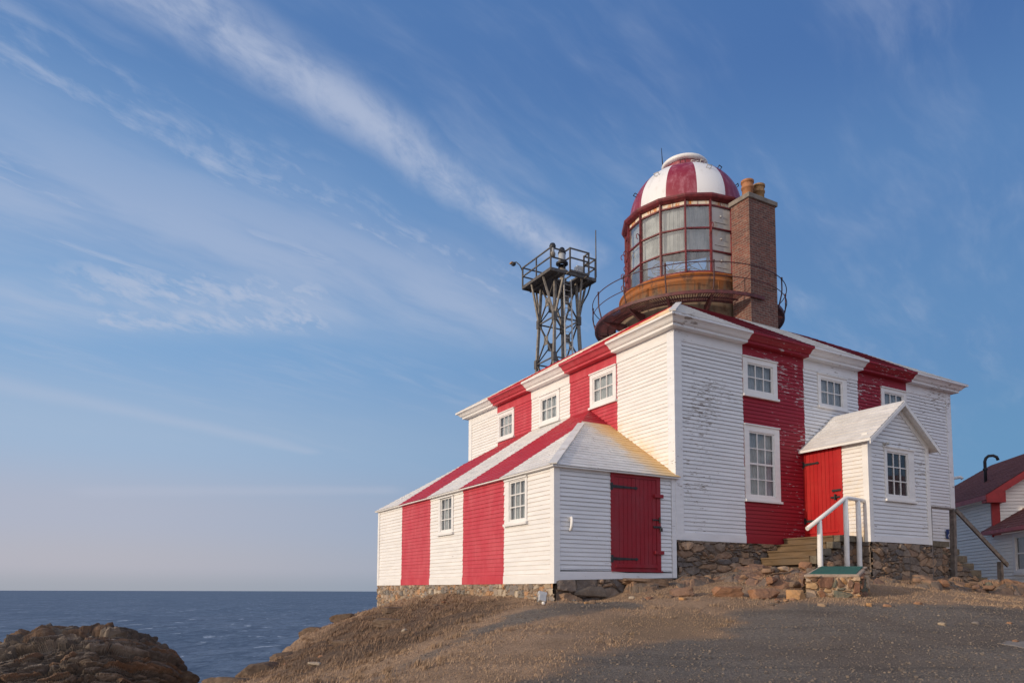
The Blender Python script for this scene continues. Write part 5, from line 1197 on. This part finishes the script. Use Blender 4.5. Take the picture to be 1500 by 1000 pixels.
# single stones that stand out
for lab, p, s, mt in (('large brown slab like a doorstep under the red shed door', HW(-1.05, -.28, .17), (.62, .22, .10), 'bedrock_grey'),
                      ('squared grey stone block propped under the shed door slab', HW(-1.25, -.42, .0), (.26, .17, .14), 'bedrock_grey'),
                      ('dark flat boulder built in at the base of the shed door wall', HW(-2.35, -.08, -.04), (.38, .07, .12), 'bedrock_grey'),
                      ('orange brown boulder at the left foot of the plinth', Vector((5.15, 13.42, hg(5.15, 13.42) + 0.05)), (0.19, 0.15, 0.13), 'cairn'),
                      ('rounded reddish boulder in the row left of the plinth', Vector((4.62, 13.5, hg(4.62, 13.5) + 0.06)), (0.29, 0.19, 0.16), 'bedrock'),
                      ('wide split reddish boulder at the middle of the stone row', Vector((3.98, 13.62, hg(3.98, 13.62) + 0.06)), (0.34, 0.2, 0.16), 'bedrock'),
                      ('low tan boulder near the left end of the stone row', Vector((3.2, 13.8, hg(3.2, 13.8) + 0.05)), (0.26, 0.17, 0.13), 'bedrock'),
                      ('pale flat stone lying alone on the grassy left slope', Vector((-3.55, 13.4, -1.33)), (.15, .1, .05), 'rubble'),
                      ('small orange stone on the gravel edge right of the plinth', Vector((6.15, 12.75, -.23)), (.06, .05, .045), 'cairn'),
                      ('dark lump of rock on the skyline of the left slope', Vector((-5.0, 22.2, -.86)), (.38, .3, .2), 'cliff'),
                      ('low brown rock below the skyline lump on the left slope', Vector((-5.35, 20.6, hg(-5.35, 20.6) - 0.055)), (0.5, 0.35, 0.22), 'cliff'),
                      ('jagged grey rock at the lower end of the left slope', Vector((-5.0, 14.9, hg(-5.0, 14.9) - 0.070)), (0.55, 0.35, 0.28), 'cliff'),
                      ('lowest brown rock on the left slope beside the sea', Vector((-5.25, 13.9, hg(-5.25, 13.9) - 0.060)), (0.5, 0.3, 0.24), 'cliff'),
                      ('upright grey rock halfway up the left slope', Vector((-4.9, 16.4, hg(-4.9, 16.4) - 0.065)), (0.4, 0.28, 0.26), 'cliff'),
                      ('long grey rock ridge just below the stone foundation', Vector((-2.6, 16.9, hg(-2.6, 16.9) - 0.037)), (0.75, 0.3, 0.15), 'cliff'),
                      ('flat brown rock at the top of the grass bank under the shed wall', Vector((-2.9, 19.3, hg(-2.9, 19.3) - 0.045)), (0.7, 0.4, 0.18), 'cliff'),
                      ('dark rock in the middle of the brown bank', Vector((-3.3, 15.2, hg(-3.3, 15.2) - 0.033)), (0.45, 0.25, 0.13), 'cliff')):
    rock_thing('boulder', lab, 'rock', [(p.x, p.y, p.z, s, U_(-.3, .3) + (TH if 'shed' in lab else 0), U_(-.12, .12), U_(0, 3), 4)], mt)
ok = ICO[2]
for k in range(22):
    u, v = (U_(.2, 3.6), U_(-2.9, -1.2)) if k < 13 else (U_(4.3, 8.5), U_(-3.2, -2.2)); p = HW(u, v); s = U_(.06, .13)
    rock_thing('loose_rock', 'angular fist to head sized rock lying loose below the foundation', 'stone', [(p.x, p.y, hg(p.x, p.y) + .10 + s * .25, (s * U_(1, 1.6), s, s * U_(.6, .9)), U_(0, 6), U_(-.2, .2), 0, 3)], random.choice(['bedrock', 'cairn', 'bedrock', 'bedrock_grey']), 'loose rocks below the foundation')
for k in range(34):                                      # loose stones, alike
    t = k / 34
    x, y = ((U_(.9, 3.2), U_(13.3, 14.6)) if k < 12 else (U_(4.4, 8.5), U_(12.6, 13.3)) if k < 20 else (U_(-4.6, -1.5), U_(12.5, 17.5)) if k < 30 else (U_(2, 8), U_(8.5, 12)))
    s = U_(.03, .075); rock_thing('loose_stone', 'small loose stone lying on the ground', 'stone', [(x, y, hg(x, y) + s * .2, (s * U_(1, 1.7), s, s * .7), U_(0, 6), 0, 0, 2)], random.choice(['bedrock', 'cairn', 'bedrock_grey', 'rubble']), 'small loose stones on the grass and gravel')
# worn concrete patch in the gravel at the right edge
pt = []; cxp, cyp = 6.95, 9.6
mbp = MB(); ring_ = []
for k in range(40):
    a = 2 * math.pi * k / 40; r = 1 + .12 * math.sin(3 * a + 1) + .05 * math.sin(7 * a); ring_.append((cxp + .62 * r * math.cos(a), cyp + .30 * r * math.sin(a)))
cz = hg(cxp, cyp) + .022
for k in range(40):
    a, b = ring_[k], ring_[(k + 1) % 40]
    for f0, f1 in ((0, .5), (.5, .93), (.93, 1.0)):
        def pp(q, f): x = cxp + (q[0] - cxp) * f; y = cyp + (q[1] - cyp) * f; return (x - cxp, y - cyp, hg(x, y) + (.006 if f < .97 else -.02) - hg(cxp, cyp))
        if f0 == 0: mbp.poly([(0, 0, .006), pp(a, f1), pp(b, f1)])
        else: mbp.quad(pp(a, f0), pp(a, f1), pp(b, f1), pp(b, f0))
o = mbp.build('concrete_patch', 'concrete'); o.location = (cxp, cyp, hg(cxp, cyp)); tag(o, 'flat worn concrete patch set in the gravel at the right', 'concrete slab')

# ---- dark layered rock stack on the left
M['stack_rock'] = cellmat('cracked layered rock', [(.15, .12, .10), (.205, .165, .132), (.115, .098, .086), (.175, .135, .102), (.25, .205, .165), (.135, .113, .098), (.19, .12, .08)], (.045, .038, .033), .2)
def stack():
    cx0, cy0, ztop = -13.75, 24.0, -1.30
    nu, nv = 820, 400; RA, RB = 4.05, 3.7
    A_, T_ = np.meshgrid(np.linspace(0, 2 * np.pi, nu), np.linspace(0, 1, nv) ** .92, indexing='ij')
    q = np.clip(T_ / .7, 0, 1) * np.pi / 2; q2 = np.clip((T_ - .7) / .3, 0, 1)
    r = RA * np.sin(q) ** .95 + 5.0 * q2 ** 1.2; z = ztop - RB * (1 - np.cos(q)) - q2 * 26.5
    ux, uy = np.cos(A_), np.sin(A_)
    k = 1 + .14 * np.cos(A_ - 2.9) + .34 * fbm(ux * 2.2 + 11, uy * 2.2 + z * .35 + 5, 51, 4)
    x = ux * r * k; y = uy * r * k * .85; z = z + .5 * fbm(x * .8 + 3, y * .8 + 9, 61, 4)
    b_ = .30 - .13 * x / 4                                   # the beds fold over the mound
    s_ = x * np.cos(b_) + (z * .9 + y * .45) * np.sin(b_); t_ = -x * np.sin(b_) + (z * .9 + y * .45) * np.cos(b_)
    wa = s_ / .72 + 1.1 * fbm(x * .9, t_ * 1.2, 71); wb = t_ / .105 + 1.0 * fbm(x * .7, z + y, 73)
    i, j, ed, ox, oy = cells(wa, wb, 81, .9); i2, j2, ed2, ox2, oy2 = cells(wa * 2.2, wb * 2.0, 83, .95); bi, bj, bed, _, _ = cells(wa * .35, wb * .30, 85, .9)
    rr = hash2(i, j, 84); d = .42 * (hash2(bi, bj, 86) - .5) + .26 * (rr - .5) + .16 * ((hash2(i, j, 87) - .5) * ox + (hash2(i, j, 88) - .3) * oy) + .12 * (hash2(i2, j2, 89) - .5) - .16 * np.clip(1 - ed / .16, 0, 1) - .025 * np.clip(1 - ed2 / .12, 0, 1) - .12 * np.clip(1 - bed / .10, 0, 1) + .08 * fbm(s_ * 5, t_ * 6, 90)
    fade = np.clip((1 - T_) / .04, 0, 1) * np.clip(T_ / .03, .2, 1)
    nx, ny, nz2 = ux * np.sin(q), uy * np.sin(q), np.cos(q) * .9 + .1
    V = np.stack([x + nx * d * fade, y + ny * d * fade, z + nz2 * d * fade - SEA], -1).reshape(-1, 3)
    o = np_mesh('sea_stack', V, grid_faces(nu, nv)[:, ::-1], M['stack_rock'], False); o.location = (cx0, cy0, SEA)
    set_cell_attr(o, rr, np.clip(np.minimum(ed / .10, ed2 / .05 + .3), 0, 1), hash2(i2, j2, 91)); tag(o, 'dark rounded mound of tilted layered rock above the sea at lower left', 'rock')
stack()

# ================================================================== sea
def sea_mat():
    m, nt, b = newmat('open sea')
    n1 = noisen(nt, coords(nt, (.075, .036, 1), rot=(0, 0, .25)), 1, 8, .74, .5); n2 = noisen(nt, coords(nt, (.22, .12, 1), rot=(0, 0, .2)), 1, 6, .65); n3 = noisen(nt, coords(nt, (.004, .0035, 1)), 1, 4, .55); n4 = noisen(nt, coords(nt, (.016, .005, 1), rot=(0, 0, .2)), 1, 6, .65, .4)
    c = mixc(nt, mrange(nt, n3, .35, .68), (.14, .19, .255), (.17, .215, .28)); c = mixc(nt, mrange(nt, n1, .42, .60, 0, .72), c, (.038, .065, .108)); c = mixc(nt, mrange(nt, n4, .43, .60, 0, .5), c, (.052, .086, .140)); c = mixc(nt, mrange(nt, n2, .50, .64, 0, .55), c, (.20, .25, .32)); c = mixc(nt, mrange(nt, n2, .46, .34, 0, .6), c, (.035, .06, .10))
    wn = noisen(nt, coords(nt, (.075, .035, 1), loc=(7, 3, 0)), 1, 7, .68, .5); wc = mrange(nt, wn, .612, .64)
    c = mixc(nt, mth(nt, 'MULTIPLY', wc, .7), c, (.55, .60, .66)); setc(nt, b, c)
    b.inputs['Roughness'].default_value = .55; b.inputs['Specular IOR Level'].default_value = .16
    h = mth(nt, 'ADD', mth(nt, 'MULTIPLY', n1, 2.2), n2); nt.links.new(bump(nt, h, .5, 1.2), b.inputs['Normal']); return m
M['sea'] = sea_mat()
mb = MB(); rs = [0, 40, 80, 160, 320, 640, 1300, 2600, 5200, 12600]; n = 96
for k in range(n):
    a0, a1 = 2 * math.pi * k / n, 2 * math.pi * (k + 1) / n
    for r0, r1 in zip(rs[:-1], rs[1:]):
        P4 = [(r0 * math.cos(a0), r0 * math.sin(a0), SEA), (r1 * math.cos(a0), r1 * math.sin(a0), SEA), (r1 * math.cos(a1), r1 * math.sin(a1), SEA), (r0 * math.cos(a1), r0 * math.sin(a1), SEA)]
        if r0 == 0: mb.poly([P4[0], P4[1], P4[2]])
        else: mb.quad(*P4)
tag(mb.build('sea', 'sea'), None, None, kind='structure')

# ================================================================== light and sky
SUN_E = R(12.5); az = Vector((-math.cos(R(.4)), math.sin(R(.4)), 0)); sd = Vector((az.x * cs - az.y * sn, az.x * sn + az.y * cs, 0)) * math.cos(SUN_E) + Vector((0, 0, math.sin(SUN_E)))
L = bpy.data.lights.new('sun', 'SUN'); L.energy = 2.5; L.angle = R(.55); L.color = (1.0, .83, .64)
lo = bpy.data.objects.new('sun', L); COL.objects.link(lo); lo.rotation_euler = sd.to_track_quat('Z', 'Y').to_euler(); lo.location = (-20, 10, 30)
wd = bpy.data.worlds.new('World'); sc.world = wd; wd.use_nodes = True; nt = wd.node_tree; nt.nodes.clear()
out = node(nt, 'ShaderNodeOutputWorld'); bg = node(nt, 'ShaderNodeBackground'); nt.links.new(bg.outputs[0], out.inputs[0])
tc = node(nt, 'ShaderNodeTexCoord').outputs['Generated']; dx, dy, dz = node(nt, 'ShaderNodeSeparateXYZ', {0: tc}).outputs
sky = node(nt, 'ShaderNodeTexSky', sky_type='NISHITA', sun_disc=False, sun_elevation=SUN_E, sun_rotation=math.atan2(sd.x, sd.y), altitude=30, air_density=1.0, dust_density=1.2, ozone_density=1.4)
def ramp(nt, f, stops):
    r = node(nt, 'ShaderNodeValToRGB', {0: f}); el = r.color_ramp.elements; r.color_ramp.interpolation = 'EASE'
    while len(el) < len(stops): el.new(.5)
    for e, (p, c) in zip(el, stops): e.position = p
    for i, (p, c) in enumerate(stops): el[i].position = p; el[i].color = c4(c)
    return r.outputs[0]
def s2l(r, g, b): return tuple((c / 255 / 12.92) if c / 255 < .04045 else ((c / 255 + .055) / 1.055) ** 2.4 for c in (r, g, b))
zc = mth(nt, 'MAXIMUM', dz, 0.0)
left = ramp(nt, zc, [(0, s2l(170, 175, 187)), (.03, s2l(186, 186, 199)), (.09, s2l(180, 186, 206)), (.18, s2l(164, 188, 218)), (.30, s2l(134, 174, 218)), (.45, s2l(110, 154, 206)), (.62, s2l(90, 131, 188)), (1, s2l(60, 100, 165))])
right = ramp(nt, zc, [(0, s2l(120, 152, 184)), (.06, s2l(106, 150, 190)), (.16, s2l(100, 148, 192)), (.30, s2l(98, 142, 192)), (.45, s2l(92, 134, 188)), (.60, s2l(74, 114, 174)), (.8, s2l(54, 97, 158)), (1, s2l(40, 80, 145))])
fx = mrange(nt, mth(nt, 'DIVIDE', dx, mth(nt, 'ADD', mth(nt, 'ABSOLUTE', dy), .25)), -.50, .55)
base = mixc(nt, fx, left, right)
nish = node(nt, 'ShaderNodeVectorMath', {0: sky.outputs[0], 'Scale': .07}, operation='SCALE').outputs[0]
base = mixc(nt, .12, base, nish)
# cirrus on a flat layer far above: streaks along the wind
dnm = mth(nt, 'ADD', zc, .1); px_ = mth(nt, 'DIVIDE', dx, dnm); py_ = mth(nt, 'DIVIDE', dy, dnm)
pl = node(nt, 'ShaderNodeCombineXYZ', {0: px_, 1: py_, 2: 0.0}).outputs[0]
def map_(vec, sc_, rz, loc=(0, 0, 0)):
    r = node(nt, 'ShaderNodeMapping', {'Vector': vec, 'Rotation': (0, 0, rz)}).outputs[0]
    return node(nt, 'ShaderNodeMapping', {'Vector': r, 'Scale': sc_, 'Location': loc}).outputs[0]
WA = -.83                                                # wind bearing in the layer
warp = node(nt, 'ShaderNodeTexNoise', {'Vector': pl, 'Scale': 2.6, 'Detail': 3.0}).outputs['Color']
wv = node(nt, 'ShaderNodeVectorMath', {0: node(nt, 'ShaderNodeVectorMath', {0: warp, 1: (.5, .5, .5)}, operation='SUBTRACT').outputs[0], 'Scale': .10}, operation='SCALE').outputs[0]
plw = node(nt, 'ShaderNodeVectorMath', {0: pl, 1: wv}, operation='ADD').outputs[0]
fib = noisen(nt, map_(plw, (2.2, 9, 1), WA), 1.5, 8, .60, .25); fib2 = noisen(nt, map_(plw, (7, 12, 1), WA - .55, (3, 1, 0)), 1.6, 8, .62, .3); soft = noisen(nt, map_(plw, (1.0, 3.2, 1), WA, (2, 5, 0)), 1.3, 5, .6)
def seg(A, B, w0, w1, hard=0.0):
    A = Vector((A[0], A[1], 0)); B = Vector((B[0], B[1], 0)); d = B - A; l2 = d.length_squared
    pa = node(nt, 'ShaderNodeVectorMath', {0: plw, 1: tuple(A)}, operation='SUBTRACT').outputs[0]
    t = mth(nt, 'DIVIDE', node(nt, 'ShaderNodeVectorMath', {0: pa, 1: tuple(d)}, operation='DOT_PRODUCT').outputs['Value'], l2, clamp=True)
    pr = node(nt, 'ShaderNodeVectorMath', {0: node(nt, 'ShaderNodeCombineXYZ', {0: d.x, 1: d.y, 2: 0}).outputs[0], 'Scale': t}, operation='SCALE').outputs[0]
    ds = node(nt, 'ShaderNodeVectorMath', {0: node(nt, 'ShaderNodeVectorMath', {0: pa, 1: pr}, operation='SUBTRACT').outputs[0]}, operation='LENGTH').outputs['Value']
    w = mth(nt, 'MULTIPLY_ADD', t, w1 - w0, w0)
    return mrange(nt, mth(nt, 'DIVIDE', ds, w), 1.0, .0)
def mul(a, b): return mth(nt, 'MULTIPLY', a, b)
m1 = mth(nt, 'MAXIMUM', seg((-.56, .93), (-.305, 1.241), .13, .10), seg((-.305, 1.241), (.16, 1.75), .10, .11))
c1 = mul(m1, mrange(nt, mth(nt, 'ADD', mth(nt, 'MULTIPLY', fib2, .55), mth(nt, 'MULTIPLY', fib, .45)), .30, .62, .25, 1.0))
m2 = mth(nt, 'MAXIMUM', seg((-.82, 1.05), (-.55, 1.40), .16, .14), seg((-.55, 1.40), (.1, 2.05), .20, .24))
c2 = mul(m2, mrange(nt, mth(nt, 'ADD', mth(nt, 'MULTIPLY', fib, .6), mth(nt, 'MULTIPLY', fib2, .4)), .40, .66))
m3 = mth(nt, 'MAXIMUM', seg((-1.05, 1.34), (-.5, 1.74), .16, .18), seg((-1.25, 1.45), (-.62, 1.95), .15, .16))
c3 = mul(m3, mrange(nt, fib, .40, .64))
m4 = mth(nt, 'MAXIMUM', seg((-1.12, 2.02), (-.60, 2.06), .15, .18), seg((-1.05, 1.86), (-.58, 1.92), .22, .22))
c4_ = mul(m4, mrange(nt, mth(nt, 'ADD', mth(nt, 'MULTIPLY', fib2, .6), mth(nt, 'MULTIPLY', fib, .4)), .36, .60, .05, 1.0))
c5 = mul(mth(nt, 'MAXIMUM', seg((-1.80, 2.40), (-.95, 3.39), .17, .10), seg((-2.3, 4.05), (-.75, 4.22), .22, .18)), .27)
veil = mul(mth(nt, 'MAXIMUM', seg((-1.1, 1.45), (-.1, 2.0), .60, .50), seg((-1.3, 1.9), (-.5, 2.0), .35, .3)), mrange(nt, soft, .28, .62, .16, .50))
gen = mul(mul(mrange(nt, soft, .40, .72), mrange(nt, fib, .34, .70)), mrange(nt, zc, .10, .35, .0, .30))
cov = mth(nt, 'MAXIMUM', mul(c1, .74), mth(nt, 'MAXIMUM', mul(c2, .54), mth(nt, 'MAXIMUM', mul(c3, .58), mth(nt, 'MAXIMUM', mul(c4_, .70), mth(nt, 'MAXIMUM', c5, mth(nt, 'MAXIMUM', veil, gen))))))
fy = mrange(nt, dy, -.05, .12); cov = mul(cov, fy)
cc_ = ramp(nt, zc, [(0, s2l(182, 182, 196)), (.2, s2l(186, 194, 214)), (.5, s2l(186, 196, 218)), (1, s2l(180, 190, 212))])
base = mixc(nt, cov, base, cc_)
# sky behind the viewer brightened, added to light the shaded walls
bk = mrange(nt, dy, .05, -.75); base = mixc(nt, bk, base, (.69, .735, .88))
sdot = node(nt, 'ShaderNodeVectorMath', {0: tc, 1: tuple(sd)}, operation='DOT_PRODUCT').outputs['Value']
glow = mth(nt, 'POWER', mth(nt, 'MAXIMUM', sdot, 0.0), 5.0)  # wide warm glow around the sun, added as fill for left-facing walls
base = mixc(nt, mth(nt, 'MULTIPLY', glow, .9), base, (1.5, 1.30, 1.08))
nt.links.new(base, bg.inputs[0])
bg.inputs[1].default_value = 1.0

# ================================================================== camera
cam = bpy.data.cameras.new('camera'); co = bpy.data.objects.new('camera', cam); COL.objects.link(co)
cam.sensor_width = 36; cam.lens = 1079.5743 / 1500 * 36; cam.shift_y = 276.83 / 1500; cam.clip_start = .1; cam.clip_end = 60000
pi_, ro = .0803, .0034
f = Vector((0, math.cos(pi_), math.sin(pi_))); u = Vector((0, -math.sin(pi_), math.cos(pi_))); r = Vector((1, 0, 0))
r2 = r * math.cos(ro) + u * math.sin(ro); u2 = -r * math.sin(ro) + u * math.cos(ro)
co.matrix_world = Matrix(((r2.x, u2.x, -f.x, 0), (r2.y, u2.y, -f.y, 0), (r2.z, u2.z, -f.z, 0), (0, 0, 0, 1)))
sc.camera = co
sc.view_settings.view_transform = 'Standard'; sc.view_settings.look = 'None'; sc.view_settings.exposure = 0; sc.view_settings.gamma = 1
sc.cycles.max_bounces = 8; sc.cycles.transparent_max_bounces = 16
